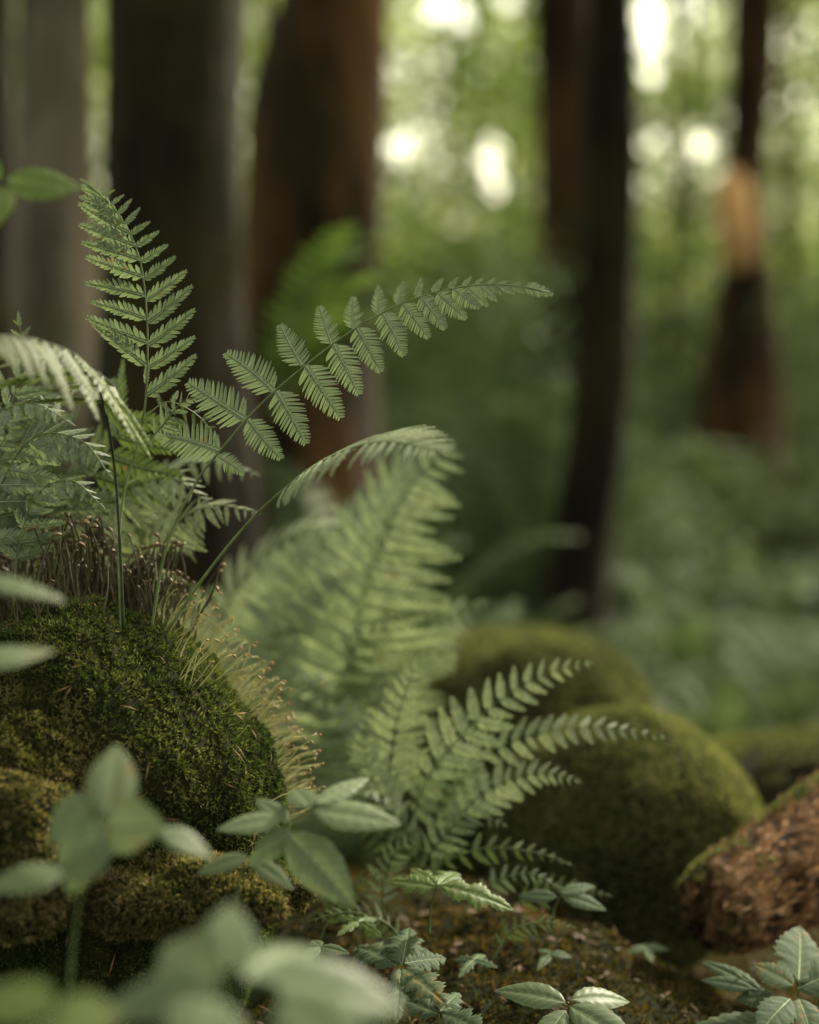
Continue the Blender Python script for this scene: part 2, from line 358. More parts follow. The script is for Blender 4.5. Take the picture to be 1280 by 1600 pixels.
def leaf_mesh(name, W=.3, serr=.03, teeth=11, fold=.18, droop=.18, ripple=.0045, lobes=0, seed=0, peak=.42, nt_=26, ns=5):
    """a broad leaf along +X, length 1, folded at the midrib, with rippled side veins"""
    rd = random.Random(seed); V = []; F = []
    for i in range(nt_ + 1):
        t = i / nt_
        e = math.log(.5) / math.log(peak); ww = W * max(0, math.sin(math.pi * t ** e)) ** .82 * (1 - .25 * t)
        if lobes: ww *= .55 + .45 * abs(math.sin(math.pi * lobes * t))
        ww *= 1 + serr * 3 * (((t * teeth) % 1) - .5) * (1 if 0 < i < nt_ else 0)
        for j in range(-ns, ns + 1):
            v = j / ns; x = t + .10 * W * abs(v) * ww / W
            z = abs(v) * ww * fold - droop * t * t - .25 * ww * v * v + ripple * math.sin(t * teeth * math.pi * 1.2 - abs(v) * 3.2) * min(1, abs(v) * 2)
            if j == 0: z -= .012
            V.append((x, v * ww, z))
    m = 2 * ns + 1
    for i in range(nt_):
        for j in range(m - 1): F.append((i * m + j, i * m + j + 1, (i + 1) * m + j + 1, (i + 1) * m + j))
    mb = MB(); mb.add(V, F, 0)
    tube(mb, [(t, 0, -droop * t * t - .012) for t in (0, .25, .5, .75, .95)], [.012, .010, .007, .005, .002], 4, 1, False)
    return mb.mesh(name)
LEAF = {}
def leaf_family(key, mats, **kw):
    LEAF[key] = []
    for i in range(3):
        me = leaf_mesh('leaf_' + key, seed=i, **{**kw, 'droop': kw.get('droop', .18) * (.7 + .4 * i)})
        for m_ in mats: me.materials.append(m_)
        LEAF[key].append(me)
leaf_family('broad', (M['broad'], M['rib']))
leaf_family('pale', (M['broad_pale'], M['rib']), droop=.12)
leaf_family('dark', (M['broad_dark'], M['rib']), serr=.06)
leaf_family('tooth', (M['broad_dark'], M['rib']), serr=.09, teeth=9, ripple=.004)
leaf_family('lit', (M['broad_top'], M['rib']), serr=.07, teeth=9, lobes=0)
leaf_family('lobed', (M['broad_dark'], M['rib']), serr=.12, teeth=16, lobes=4, W=.42, nt_=48)
leaf_family('lobedgreen', (M['broad_top'], M['rib']), serr=.10, teeth=14, lobes=3, W=.36, nt_=42)

def plant(name, label, cat, stems, leaves, key='broad', group=None, stalkmat='stalk', r=.0013):
    """leafy plant: stems = lists of (px,py,d); leaves = (base px,py,d, tip px,py,d, width px, normal, key)"""
    root = empty(name, P(*stems[0][0])); tag(root, label, cat, group)
    for st in stems:
        path = smooth_path([P(*q) for q in st], 14); mb = MB()
        tube(mb, [Vector(q) - root.location for q in path], [r * (1 - .5 * i / 13) for i in range(14)], 6)
        link('stem', mb.mesh('stem'), root, M[stalkmat])
    for lf in leaves:
        b, t, wpx = P(*lf[0:3]), P(*lf[3:6]), lf[6]; nrm = lf[7] if len(lf) > 7 else (0, -.8, .6); k2 = lf[8] if len(lf) > 8 else key
        d = t - b; o = link('leaf', random.choice(LEAF[k2]), root)
        Lpx = math.hypot(lf[3] - lf[0], lf[4] - lf[1]); W0 = {'lobed': .42, 'lobedgreen': .36}.get(k2, .3)
        wid = (wpx * K * lf[2]) / (d.length * 2 * W0 * .9)
        place(o, b - root.location, d, nrm, d.length, wid)
    return root

# ------------------------------------------------------------------ boulders and moss
def blob(name, c, rad, amp=.12, freq=2.0, seed=0, dents=(), nu=96, nv=64, rot=0, flat=0, fine=.0):
    """rounded lump around c, returned as (verts, quads) in world space"""
    V = []
    for j in range(nv + 1):
        th = math.pi * j / nv
        for i in range(nu):
            ph = 2 * math.pi * i / nu
            n = Vector((math.sin(th) * math.cos(ph), math.sin(th) * math.sin(ph), math.cos(th)))
            k = 1 + amp * noise.noise(n * freq + Vector((seed, 0, 0))) + amp * .4 * noise.noise(n * freq * 2.7 + Vector((0, seed, 0)))
            if fine: k += fine * noise.noise(n * freq * 9 + Vector((0, 0, seed)))
            p = Vector((n.x * rad[0] * k, n.y * rad[1] * k, n.z * rad[2] * k))
            if rot: p = Matrix.Rotation(rot, 3, 'Z') @ p
            p += Vector(c)
            for (dc, dr, da) in dents:
                e = (p - dc); w_ = math.exp(-e.length_squared / (dr * dr)); p -= (p - Vector(c)).normalized() * da * w_
            V.append(p)
    F = [(j * nu + i, (j + 1) * nu + i, (j + 1) * nu + (i + 1) % nu, j * nu + (i + 1) % nu) for j in range(nv) for i in range(nu)]
    return V, F
def surf_samples(V, F, n, keep=None):
    V = np.array([tuple(v) for v in V]); F = np.array(F)
    T = np.concatenate([F[:, [0, 1, 2]], F[:, [0, 2, 3]]]); a, b, c = V[T[:, 0]], V[T[:, 1]], V[T[:, 2]]
    N = np.cross(b - a, c - a); A = np.linalg.norm(N, axis=1); ok = A > 1e-12
    a, b, c, N, A = a[ok], b[ok], c[ok], N[ok], A[ok]; N = N / A[:, None]
    i = rng.choice(len(A), n, p=A / A.sum()); u = rng.random(n); v = rng.random(n); f = u + v > 1; u[f] = 1 - u[f]; v[f] = 1 - v[f]
    Pn = a[i] + (b[i] - a[i]) * u[:, None] + (c[i] - a[i]) * v[:, None]; Nn = N[i]
    if keep is not None:
        k = keep(Pn, Nn); Pn, Nn = Pn[k], Nn[k]
    return Pn, Nn
def unit(a): return a / np.maximum(1e-9, np.linalg.norm(a, axis=1))[:, None]
def blades(name, Pn, Nn, length, width, spread=.8, per=1, lift=0.0, bend=.3):
    """small pointed leaves (two triangles each, slightly bent) at the points, leaning around the normals"""
    Pn = np.repeat(Pn, per, 0); Nn = np.repeat(Nn, per, 0); n = len(Pn)
    D = unit(Nn + rng.normal(0, spread, (n, 3))); S = unit(np.cross(D, rng.normal(0, 1, (n, 3))))
    L = length * rng.uniform(.55, 1.25, n)[:, None]; Wd = width * rng.uniform(.7, 1.3, n)[:, None]
    B = Pn + Nn * lift; mid = B + D * L * .5; tip = B + D * L + rng.normal(0, bend, (n, 3)) * L * .5
    V = np.stack([B, mid - S * Wd * .5, tip, mid + S * Wd * .5], 1).reshape(-1, 3)
    F = np.arange(n * 4).reshape(-1, 4)
    return mesh_np(name, V, F, smooth=False)
def camfacing(lim=-.35):
    c = np.array(CAM)
    return lambda p, n: np.einsum('ij,ij->i', unit(c - p), n) > lim
def project(p):
    d = np.asarray(p) - np.array(CAM); z = d @ np.array(FW)
    return 640 + (d @ np.array(RT)) / (z * K), 800 - (d @ np.array(UP)) / (z * K), z

def boulder(name, label, cat, c, rad, n_moss, mlen, mwid, mat, under, moss_name='moss', **kw):
    spread = kw.pop('spread', .8); per = kw.pop('per', 4); group = kw.pop('group', None); lim = kw.pop('lim', -.35)
    V, F = blob(name, c, rad, **kw); c = Vector(c)
    root = link(name, mesh_np(name, [v - c for v in V], F), mat=under); root.location = c; tag(root, label, cat, group)
    Pn, Nn = surf_samples(V, F, n_moss, camfacing(lim))
    cc = np.array(c)
    # patchy cover: thicker cushions and thinner places
    k = np.array([noise.noise(Vector(p) * 28) for p in Pn]); ln = mlen * (1 + .45 * k)[:, None]
    ln = np.repeat(ln, per, 0)
    me = blades(moss_name, Pn - cc, Nn, ln, mwid, spread, per)
    tag(link(moss_name, me, root, mat), kind='stuff')
    return root, V, F

# --- near mossy boulder on the left
c1 = P(115, 1330, 1.40)
b1, V1, F1 = boulder('mossy_boulder', 'large dark mossy boulder at lower left, with fern stalks and spore stalks growing on it', 'boulder',
    c1, (.170, .165, .203), 44000, .0046, .0013, M['moss'], M['moss_under'], amp=.06, freq=2.1, seed=3.3, fine=.020, per=5, spread=.8,
    dents=[(P(20, 1430, 1.24), .075, .10), (P(330, 1470, 1.27), .06, .05)], lim=-.3)

# uneven lower cushions of the same boulder
def cushion(c, rad, mat, n, seed, mlen=.0046):
    V, F = blob('cushion', c, rad, amp=.22, freq=2.2, seed=seed, nu=72, nv=48, fine=.03)
    o = link('moss_cushion', mesh_np('moss_cushion', [v - c1 for v in V], F), b1, M['moss_under'])
    Pn, Nn = surf_samples(V, F, n, camfacing(-.3))
    link('tufts', blades('tufts', Pn - np.array(c1), Nn, mlen, .0014, .8, 5), o, mat)['kind'] = 'stuff'
cushion(P(5, 1225, 1.27), (.062, .05, .055), M['moss_tan'], 9000, 4.1)
cushion(P(-10, 1330, 1.22), (.062, .05, .060), M['moss_tan'], 7000, 6.7)
cushion(P(290, 1400, 1.275), (.085, .045, .028), M['moss_tan'], 9000, 9.2)

# --- spore stalks of the moss, leaning out of the boulder
def spore_mesh(seed, mats):
    rd = random.Random(seed); mb = MB(); b = rd.uniform(.15, .45)
    b = b * .45 if seed < 20 else b * .35; pts = [(b * t * t + .03 * math.sin(t * 6 + seed), .04 * math.sin(t * 5 + seed * 2), t - .10 * t ** 3) for t in np.linspace(0, 1, 9)]
    tube(mb, pts, [.0125 - .003 * i / 8 for i in range(9)], 5, 0)
    e = Vector(pts[-1]); dn = Vector((.75, rd.uniform(-.3, .3), rd.uniform(-.1, .6))).normalized()
    cp = [e + dn * (.10 * u) + Vector((0, 0, -.03 * u * u)) for u in (0, .15, .4, .65, .85, 1)]
    tube(mb, cp, [.011, .017, .023, .022, .015, .005], 6, 1)
    me = mb.mesh('sporophyte')
    for m_ in mats: me.materials.append(m_)
    return me
SP = [spore_mesh(i, (M['spore'], M['spore_tip'])) for i in range(6)]
SPD = [spore_mesh(i + 20, (M['spore_dark'], M['spore_tip_dark'])) for i in range(6)]
Pn, Nn = surf_samples(V1, F1, 60000)
sx, sy, sz = project(Pn); vdir = unit(np.array(CAM) - Pn); fac = np.einsum('ij,ij->i', vdir, Nn)
rim = (fac > -.55) & (fac < .22) & (sx > 245) & (sy < 1290) & (sz > 1.25)
top = (fac > -.8) & (fac < .10) & (sx > -60) & (sx <= 300) & (Nn[:, 2] > .3) & (sy < 1000)
clump = np.array([noise.noise(Vector(p) * 45) for p in Pn]) > -.12
def mk_spores(mask, n, L0, L1, fam, upb, indiv):
    idx = rng.choice(np.nonzero(mask)[0], n, replace=False); out = []
    for q, i in enumerate(idx):
        p = Vector(Pn[i]); nn = Vector(Nn[i]); z = (nn * (1 - upb) + Vector((random.uniform(-.28, .28), random.uniform(-.28, .28), upb))).normalized()
        x = Vector((1, random.uniform(-.6, .6), .25)) if fam is SP else Vector((random.uniform(-1, 1), random.uniform(-1, 1), 0))
        L = random.uniform(L0, L1); x = (x - z * x.dot(z)).normalized(); y = z.cross(x); me = random.choice(fam)
        mt = Matrix(((x.x, y.x, z.x, 0), (x.y, y.y, z.y, 0), (x.z, y.z, z.z, 0), (0, 0, 0, 1))) @ Matrix.Diagonal((L, L, L, 1))
        mt = Matrix.Translation(p - c1) @ mt
        if q < indiv:
            o = link('sporophyte', me, b1); o.matrix_world = mt
        else: out.append((me, mt))
    return out
def merged(name, items, mats, parent):
    Vs, Fs, Ms = [], [], []; off = 0
    for me, mt in items:
        for v in me.vertices: Vs.append(tuple(mt @ v.co))
        for p in me.polygons: Fs.append(tuple(i + off for i in p.vertices)); Ms.append(p.material_index)
        off += len(me.vertices)
    me = bpy.data.meshes.new(name); me.from_pydata(Vs, [], Fs); me.polygons.foreach_set('material_index', Ms)
    for m_ in mats: me.materials.append(m_)
    return tag(link(name, me, parent), kind='stuff')
rest = mk_spores(rim & clump, 360, .014, .050, SP, .18, 70)
merged('sporophytes', rest, (M['spore'], M['spore_tip']), b1)
rest = mk_spores(top & clump, 380, .028, .080, SPD, .8, 30)
merged('sporophytes', rest, (M['spore_dark'], M['spore_tip_dark']), b1)

# --- other boulders
c2 = P(978, 1312, 1.92)
b2, V2, F2 = boulder('mossy_boulder', 'smooth round boulder under velvety green moss, left of the orange log', 'boulder', c2, (.150, .15, .143),
    26000, .0055, .0016, M['moss_soft'], M['moss_under'], amp=.05, freq=1.5, seed=3.7, per=4, group='mossy boulders')
c3 = P(795, 1195, 2.6)
b3, V3, F3 = boulder('mossy_boulder', 'sloping mossy boulder behind the round velvety boulder', 'boulder', c3, (.245, .2, .215),
    24000, .007, .002, M['moss_soft'], M['moss_under'], amp=.12, freq=1.5, seed=2.4, per=4, group='mossy boulders')
c4 = P(400, 1650, 1.66)
boulder('mossy_bank', 'dark mossy bank below the boulder behind the blurred leaves', 'moss bank', c4, (.42, .26, .16), 24000, .006, .0018, M['moss_brown'], M['moss_under'],
    amp=.18, freq=2.4, seed=5.2, per=4, fine=.02)
c5 = P(760, 1800, 1.56)
_, V5, F5 = boulder('mossy_mound', 'low brown mossy mound between the boulders at the bottom', 'mound', c5, (.27, .26, .20), 40000, .005, .0018, M['moss_brown'], M['moss_under'],
    amp=.10, freq=2.2, seed=1.7, per=4, fine=.02)

# --- logs
def log(name, label, a, b, ra, rb, matn, moss_n, mlen, moss_mat, top_only=True, seed=0, rim_c=.45, group=None):
    a, b = Vector(a), Vector(b); root = empty(name, a); tag(root, label, 'log', group)
    ax = (b - a).normalized(); s = ax.cross(Vector((0, 0, 1))).normalized(); u = s.cross(ax); L = (b - a).length
    nu, nv = 130, 150; V = []
    for j in range(nv + 1):
        t = j / nv; e = min(1, .80 + t * 4)
        for i in range(nu):
            an = 2 * math.pi * i / nu; r = (ra + (rb - ra) * t) * e
            q = Vector((math.cos(an) * 1.2, math.sin(an) * 1.2, t * L * 7))
            r *= 1 + .10 * noise.noise(q + Vector((seed, 0, 0))) + .09 * abs(noise.noise(Vector((q.x * 5, q.y * 5, q.z * .5 + seed)))) + .03 * noise.noise(q * 6)
            if j == 0: r *= .55
            V.append(a + ax * (t * L + (.022 * noise.noise(Vector((math.cos(an) * 4, math.sin(an) * 4, seed + j * .6))) * max(0, 1 - j / 8))) + (s * math.cos(an) + u * math.sin(an)) * r)
    F = [(j * nu + i, (j + 1) * nu + i, (j + 1) * nu + (i + 1) % nu, j * nu + (i + 1) % nu) for j in range(nv) for i in range(nu)]
    me = bpy.data.meshes.new('bark'); me.from_pydata([tuple(v - a) for v in V], [], F + [tuple(range(nu))])
    me.polygons.foreach_set('use_smooth', [True] * len(me.polygons)); link('bark', me, root, M[matn])
    if matn == 'bark_log':   # shreds of fibrous bark lying along the log
        Pf, Nf = surf_samples(V, F, 4500); n = len(Pf); D = unit(np.tile(np.array(ax), (n, 1)) + rng.normal(0, .22, (n, 3)) + Nf * .12); S_ = unit(np.cross(D, Nf))
        ln = rng.uniform(.006, .024, n)[:, None]; wd = rng.uniform(.0008, .0022, n)[:, None]; m_ = Pf + D * ln * .5 + Nf * .0015 - np.array(a); b0 = Pf - np.array(a); e_ = b0 + D * ln + Nf * rng.uniform(-.002, .003, n)[:, None]
        link('bark_shreds', mesh_np('bark_shreds', np.stack([b0, m_ - S_ * wd, e_, m_ + S_ * wd], 1).reshape(-1, 3), np.arange(n * 4).reshape(-1, 4), False), root, M['shred'])['kind'] = 'stuff'
    Pn, Nn = surf_samples(V, F, moss_n)
    f = np.array([noise.noise(Vector(p) * 14 + Vector((seed, 1, 1))) for p in Pn])
    keep = (Nn[:, 2] + f * .9) > rim_c; Pn, Nn = Pn[keep], Nn[keep]
    tag(link('moss', blades('moss', Pn - np.array(a), Nn, mlen, mlen * .3, .8, 3), root, M[moss_mat]), kind='stuff')
    return root
log('fallen_log', 'broken log with orange brown bark and mossy top at the right edge', P(1108, 1432, 1.60), P(1470, 1225, 1.78), .045, .072, 'bark_log', 30000, .005, 'moss_soft', seed=4, rim_c=.92)
log('fallen_log', 'dark fallen log with a thin moss cover lying behind the round boulder', P(1100, 1232, 2.55), P(1420, 1205, 2.75), .066, .08, 'bark', 14000, .009, 'moss_soft', seed=9, rim_c=.80)

# ------------------------------------------------------------------ hero fronds
def hero(label, stalk, pairs, nrm, key_of, wid, twist, group, r=.0012, smat='stalk'):
    p3 = [P(*q) for q in stalk]; path = smooth_path(p3, 60); root = empty('fern_frond', p3[0]); tag(root, label, 'fern', group)
    mb = MB(); tube(mb, [Vector(q) - p3[0] for q in path], [r * (1 - .72 * i / 59) for i in range(60)], 8)
    link('stalk', mb.mesh('stalk'), root, M[smat])
    for i, (ax_, ay, tx, ty) in enumerate(pairs):
        # distance of the attachment: nearest stalk point in the picture plane
        best = min(path, key=lambda q: (lambda a: (a[0] - ax_) ** 2 + (a[1] - ay) ** 2)(project(np.array(q))))
        d = project(np.array(best))[2]; p = P(ax_, ay, d); L = math.hypot(tx - ax_, ty - ay)
        tip = P(tx, ty, d + random.uniform(-.10, .14) * L * K * d)
        s = 1 if i % 2 else -1
        leaflet(root, key_of(i, L), p, tip, nrm, wid, twist(i) + random.uniform(-.12, .12))
    return root
stB = [(236, 985, 1.36), (262, 850, 1.355), (312, 745, 1.35), (345, 703, 1.345), (388, 652, 1.34), (432, 609, 1.335), (477, 571, 1.33), (521, 537, 1.33), (565, 507, 1.33), (611, 482, 1.33), (652, 465, 1.33), (700, 452, 1.33), (750, 445, 1.33), (800, 446, 1.33), (858, 456, 1.33)]
prB = [(345, 705, 245, 664), (340, 712, 384, 738), (383, 655, 291, 594), (388, 655, 434, 722), (428, 611, 359, 541), (433, 611, 481, 693), (473, 571, 434, 506), (478, 571, 534, 653), (519, 538, 496, 477), (522, 538, 562, 616),
       (552, 514, 549, 462), (558, 511, 596, 581), (590, 491, 596, 445), (598, 488, 637, 553), (622, 477, 630, 438), (630, 474, 671, 527), (650, 465, 662, 434), (657, 463, 701, 511), (676, 458, 692, 432), (684, 456, 728, 500),
       (700, 452, 717, 431), (708, 450, 747, 484), (722, 448, 738, 431), (728, 447, 765, 476), (742, 445, 757, 432), (747, 445, 779, 468), (760, 445, 775, 434), (765, 445, 793, 462), (778, 446, 793, 437), (782, 446, 806, 460), (798, 447, 815, 442), (800, 447, 820, 458), (820, 449, 866, 457)]
hero('grey green fern frond arching right across the centre, sharply in focus', stB, prB, (.05, -1, .25), lambda i, L: 'hero' if L > 50 else ('fine' if L > 34 else 'small'), 1.18, lambda i: 0.0, 'fern fronds rooted on the large mossy boulder')
stA = [(190, 985, 1.34), (186, 850, 1.345), (196, 760, 1.35), (215, 695, 1.35), (227, 630, 1.34), (231, 545, 1.335), (228, 470, 1.33), (217, 400, 1.325), (195, 350, 1.32), (172, 318, 1.315), (124, 280, 1.31)]
prA = [(228, 600, 228, 560), (228, 618, 314, 562), (230, 572, 141, 503), (231, 575, 309, 530), (231, 535, 130, 500), (231, 540, 311, 490), (229, 498, 143, 466), (230, 505, 306, 450), (227, 462, 131, 437), (228, 470, 296, 426), (224, 432, 130, 403), (225, 437, 277, 401),
       (219, 405, 126, 376), (220, 410, 263, 381), (212, 383, 120, 351), (213, 385, 250, 361), (203, 364, 118, 322), (204, 366, 235, 345), (194, 348, 128, 318), (195, 350, 222, 326), (184, 332, 122, 305), (185, 334, 208, 311), (172, 317, 124, 294), (174, 319, 195, 304), (158, 304, 126, 286), (160, 306, 180, 296), (146, 294, 124, 280)]
hero('upright green fern frond at upper left with short toothed leaflets and a bent tip', stA, prA, (.05, -1, .2), lambda i, L: 'tooth', .86, lambda i: (.62 if i % 2 else -.62), 'fern fronds rooted on the large mossy boulder', r=.0013)

GR = 'fern fronds rooted on the large mossy boulder'
# frond C: long green stalk, blade lying nearly edge-on towards the right
fern_frond('fern frond on a bare slanting green stalk, its pale blade lying flat', [(262, 985, 1.34), (320, 900, 1.33), (385, 820, 1.32), (455, 755, 1.29), (520, 712, 1.25), (600, 690, 1.20), (692, 706, 1.15)], .44, 19, 165, 'pale', (-.10, -.42, .90), 78, 0, .02, .0014, GR, wid=1.1, pw=.6, asym=.72)
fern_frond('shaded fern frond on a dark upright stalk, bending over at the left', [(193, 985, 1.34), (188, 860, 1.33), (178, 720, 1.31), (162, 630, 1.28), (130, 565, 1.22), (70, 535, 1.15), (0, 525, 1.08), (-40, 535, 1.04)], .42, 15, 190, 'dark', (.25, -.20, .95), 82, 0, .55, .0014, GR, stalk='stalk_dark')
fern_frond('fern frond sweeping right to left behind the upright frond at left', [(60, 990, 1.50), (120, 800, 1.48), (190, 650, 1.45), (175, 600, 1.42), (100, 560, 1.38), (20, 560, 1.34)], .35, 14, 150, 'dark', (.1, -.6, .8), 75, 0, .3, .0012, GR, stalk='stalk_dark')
GL = 'ferns crowding behind the large mossy boulder'
fern_frond('leafy fern frond at the far left edge, crinkled and bright', [(-40, 980, 1.44), (-20, 800, 1.42), (10, 660, 1.40), (35, 560, 1.38), (30, 500, 1.37)], .2, 15, 150, 'tooth', (0, -.7, .7), 68, .3, .25, .0012, GL)
fern_frond('short crinkled fern frond hanging at the left edge above the spore stalks', [(-30, 940, 1.36), (0, 760, 1.36), (60, 680, 1.35), (130, 690, 1.34), (170, 740, 1.33)], .2, 14, 130, 'tooth', (0, -.6, .8), 70, .2, .3, .0010, GL)
fern_frond('pale fern frond lying just behind the dark stalks', [(90, 980, 1.52), (120, 860, 1.50), (190, 770, 1.47), (260, 745, 1.45), (330, 790, 1.42)], .3, 13, 120, 'pale', (0, -.6, .8), 70, 0, .25, .0011, GL)
fern_frond('lacy pale fern frond between the two slanting stalks', [(200, 990, 1.52), (230, 900, 1.50), (280, 815, 1.48), (330, 790, 1.46), (400, 800, 1.44)], .3, 13, 100, 'pale', (0, -.6, .8), 70, 0, .25, .0010, GL)
fern_frond('fern frond with drooping leaflets left of the dark stalk', [(30, 960, 1.44), (70, 820, 1.44), (95, 730, 1.43), (80, 650, 1.42), (30, 610, 1.40)], .3, 13, 130, 'mid', (.1, -.6, .8), 72, 0, .3, .0010, GL)
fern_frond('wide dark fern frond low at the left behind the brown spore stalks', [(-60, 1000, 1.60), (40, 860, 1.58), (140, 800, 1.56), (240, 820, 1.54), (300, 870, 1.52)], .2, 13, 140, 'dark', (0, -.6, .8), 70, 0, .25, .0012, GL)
fern_frond('small lobed fern frond at the fork of the upright stalk', [(232, 690, 1.345), (258, 660, 1.335), (290, 625, 1.325), (318, 622, 1.32)], .1, 8, 42, 'tooth', (0, -.9, .4), 62, .3, .15, .0008, GL)
fern_frond('drooping small fern frond beside the upright stalk', [(228, 650, 1.35), (262, 628, 1.36), (310, 650, 1.37), (345, 695, 1.38)], .15, 8, 40, 'dark', (0, -.9, .4), 62, .2, .15, .0008, GL)

fern_frond('crinkled fern frond low at the left, nearest above the brown spore stalks', [(20, 960, 1.37), (30, 850, 1.36), (60, 770, 1.35), (110, 750, 1.34), (160, 790, 1.33)], .25, 12, 90, 'tooth', (.1, -.5, .85), 70, .3, .3, .0010, GL)
fern_frond('dense toothed fern frond leaning out of the left edge at mid height', [(-80, 900, 1.40), (-60, 760, 1.38), (-20, 660, 1.36), (50, 630, 1.34), (110, 660, 1.33)], .25, 14, 120, 'tooth', (.1, -.5, .85), 70, .3, .25, .0011, GL)
fern_frond('fern frond with bright tips behind the bent frond at left', [(-60, 960, 1.55), (-20, 780, 1.54), (40, 650, 1.53), (110, 590, 1.52), (190, 600, 1.50)], .25, 15, 130, 'mid', (0, -.6, .8), 72, 0, .25, .0012, GL)
fern_frond('pale fern frond leaning right behind the fork of the stalks', [(130, 1000, 1.6), (170, 860, 1.6), (230, 760, 1.58), (310, 720, 1.56), (400, 740, 1.54)], .25, 14, 120, 'pale', (0, -.6, .8), 72, 0, .25, .0012, GL)

# pale ferns in the middle
GM = 'pale ferns in the dip beside the large mossy boulder'
fern_frond('tall pale fern frond standing in the centre, out of focus', [(560, 1200, 1.88), (545, 1080, 1.84), (560, 960, 1.80), (590, 860, 1.78), (630, 775, 1.76), (700, 700, 1.75)], .10, 19, 185, 'pale', (.02, -.72, .68), 84, 0, .12, .0017, GM, wid=1.1, pw=.5)
fern_frond('broad pale fern frond bowing over left of the tall central one', [(500, 1180, 2.10), (440, 1060, 2.08), (440, 940, 2.04), (500, 850, 2.0), (600, 790, 1.96)], .12, 17, 150, 'pale', (.1, -.55, .85), 84, 0, .15, .0018, GM, pw=.5)
fern_frond('pale fern frond arching right behind the spore stalks', [(330, 1100, 1.92), (340, 980, 1.90), (390, 890, 1.88), (470, 830, 1.86), (560, 820, 1.84)], .15, 16, 120, 'pale', (0, -.55, .85), 82, 0, .2, .0016, GM, pw=.5)
fern_frond('pale fern frond lowest of the central ones, reaching right over the sloping boulder', [(590, 1240, 1.98), (600, 1120, 1.96), (640, 1020, 1.94), (700, 960, 1.92), (760, 940, 1.90)], .15, 15, 110, 'pale', (0, -.6, .8), 80, 0, .2, .0016, GM, pw=.6)
fern_frond('dim fern frond low in the dip beside the boulder rim', [(500, 1300, 1.8), (500, 1180, 1.8), (520, 1080, 1.79), (570, 1000, 1.78), (640, 960, 1.77)], .12, 14, 100, 'dark', (0, -.8, .6), 80, 0, .2, .0014, GM)
fern_frond('fern frond leaning left in the dip under the central frond', [(580, 1280, 1.75), (550, 1180, 1.74), (500, 1090, 1.74), (440, 1030, 1.74)], .12, 14, 90, 'mid', (0, -.8, .6), 78, 0, .2, .0014, GM)
fern_frond('wide pale fern frond behind the tall central one, nearly level', [(520, 1080, 2.05), (500, 960, 2.03), (520, 860, 2.0), (580, 790, 1.97), (680, 750, 1.95)], .15, 17, 130, 'mid', (-.05, -.6, .8), 84, 0, .12, .0016, GM, pw=.5)
fern_frond('shaded fern frond filling the dip right of the spore stalks', [(430, 1180, 1.86), (420, 1060, 1.85), (440, 960, 1.84), (500, 900, 1.82), (590, 880, 1.80)], .15, 16, 105, 'mid', (0, -.6, .8), 82, 0, .15, .0014, GM, pw=.55)
fern_frond('pale fern frond pointing right low beside the sloping boulder', [(560, 1180, 1.84), (590, 1090, 1.83), (640, 1030, 1.82), (720, 1010, 1.80)], .15, 14, 80, 'pale', (0, -.65, .75), 80, 0, .15, .0014, GM, pw=.6)
GS = 'small ferns between the boulders'
fern_frond('small upright pale fern frond in front of the central ferns', [(615, 1290, 1.62), (610, 1200, 1.60), (622, 1120, 1.58), (648, 1040, 1.56)], .18, 12, 78, 'palesmall', (0, -.9, .4), 74, 0, .12, .0011, GS, pw=.7)
fern_frond('pale fern frond reaching up right across the sloping boulder', [(640, 1290, 1.60), (672, 1210, 1.58), (730, 1140, 1.57), (800, 1080, 1.56), (860, 1050, 1.55), (922, 1036, 1.54)], .22, 14, 78, 'palesmall', (0, -.9, .4), 66, 0, .12, .0011, GS, pw=.75)
fern_frond('narrow fern frond lying over the top of the round boulder', [(690, 1270, 1.62), (730, 1200, 1.60), (800, 1158, 1.58), (880, 1138, 1.56), (960, 1138, 1.55), (1040, 1152, 1.54)], .3, 15, 52, 'palesmall', (0, -.75, .65), 64, 0, .2, .0010, GS, pw=.7)
fern_frond('fern frond curving right below the narrow one with a hooked tip', [(680, 1330, 1.58), (720, 1270, 1.57), (780, 1225, 1.56), (840, 1208, 1.55), (905, 1220, 1.54)], .28, 12, 62, 'palesmall', (0, -.85, .5), 66, 0, .2, .0010, GS, pw=.8)
fern_frond('short fern frond drooping in the shade of the round boulder', [(650, 1370, 1.56), (690, 1310, 1.55), (740, 1270, 1.54), (790, 1290, 1.53)], .2, 11, 58, 'mid', (0, -.85, .5), 66, 0, .2, .0010, GS)
fern_frond('dim fern frond low between the boulders pointing right', [(630, 1400, 1.56), (690, 1350, 1.55), (760, 1325, 1.54), (850, 1335, 1.53), (895, 1352, 1.53)], .2, 12, 46, 'dark', (0, -.8, .6), 66, 0, .2, .0010, GS)
fern_frond('small fern frond leaning left under the tall central frond', [(640, 1330, 1.60), (600, 1250, 1.59), (570, 1180, 1.58), (575, 1110, 1.57)], .2, 12, 62, 'palesmall', (0, -.9, .4), 70, 0, .15, .0010, GS)
fern_frond('fern frond with crossed leaflets in the middle of the small ferns', [(660, 1340, 1.66), (690, 1250, 1.65), (720, 1180, 1.64), (740, 1110, 1.63)], .2, 12, 80, 'mid', (0, -.9, .4), 72, 0, .15, .0010, GS)
fern_frond('dark leaflets of a fern frond in front of the black gap', [(780, 1430, 1.55), (830, 1400, 1.54), (890, 1385, 1.53), (955, 1400, 1.52)], .2, 9, 42, 'dark', (0, -.8, .6), 60, 0, .15, .0009, GS)
fern_frond('small fern frond in the shade under the tall central ferns', [(700, 1400, 1.62), (640, 1330, 1.62), (560, 1290, 1.62), (500, 1290, 1.62)], .15, 12, 60, 'dark', (0, -.9, .4), 70, 0, .15, .0009, GS)

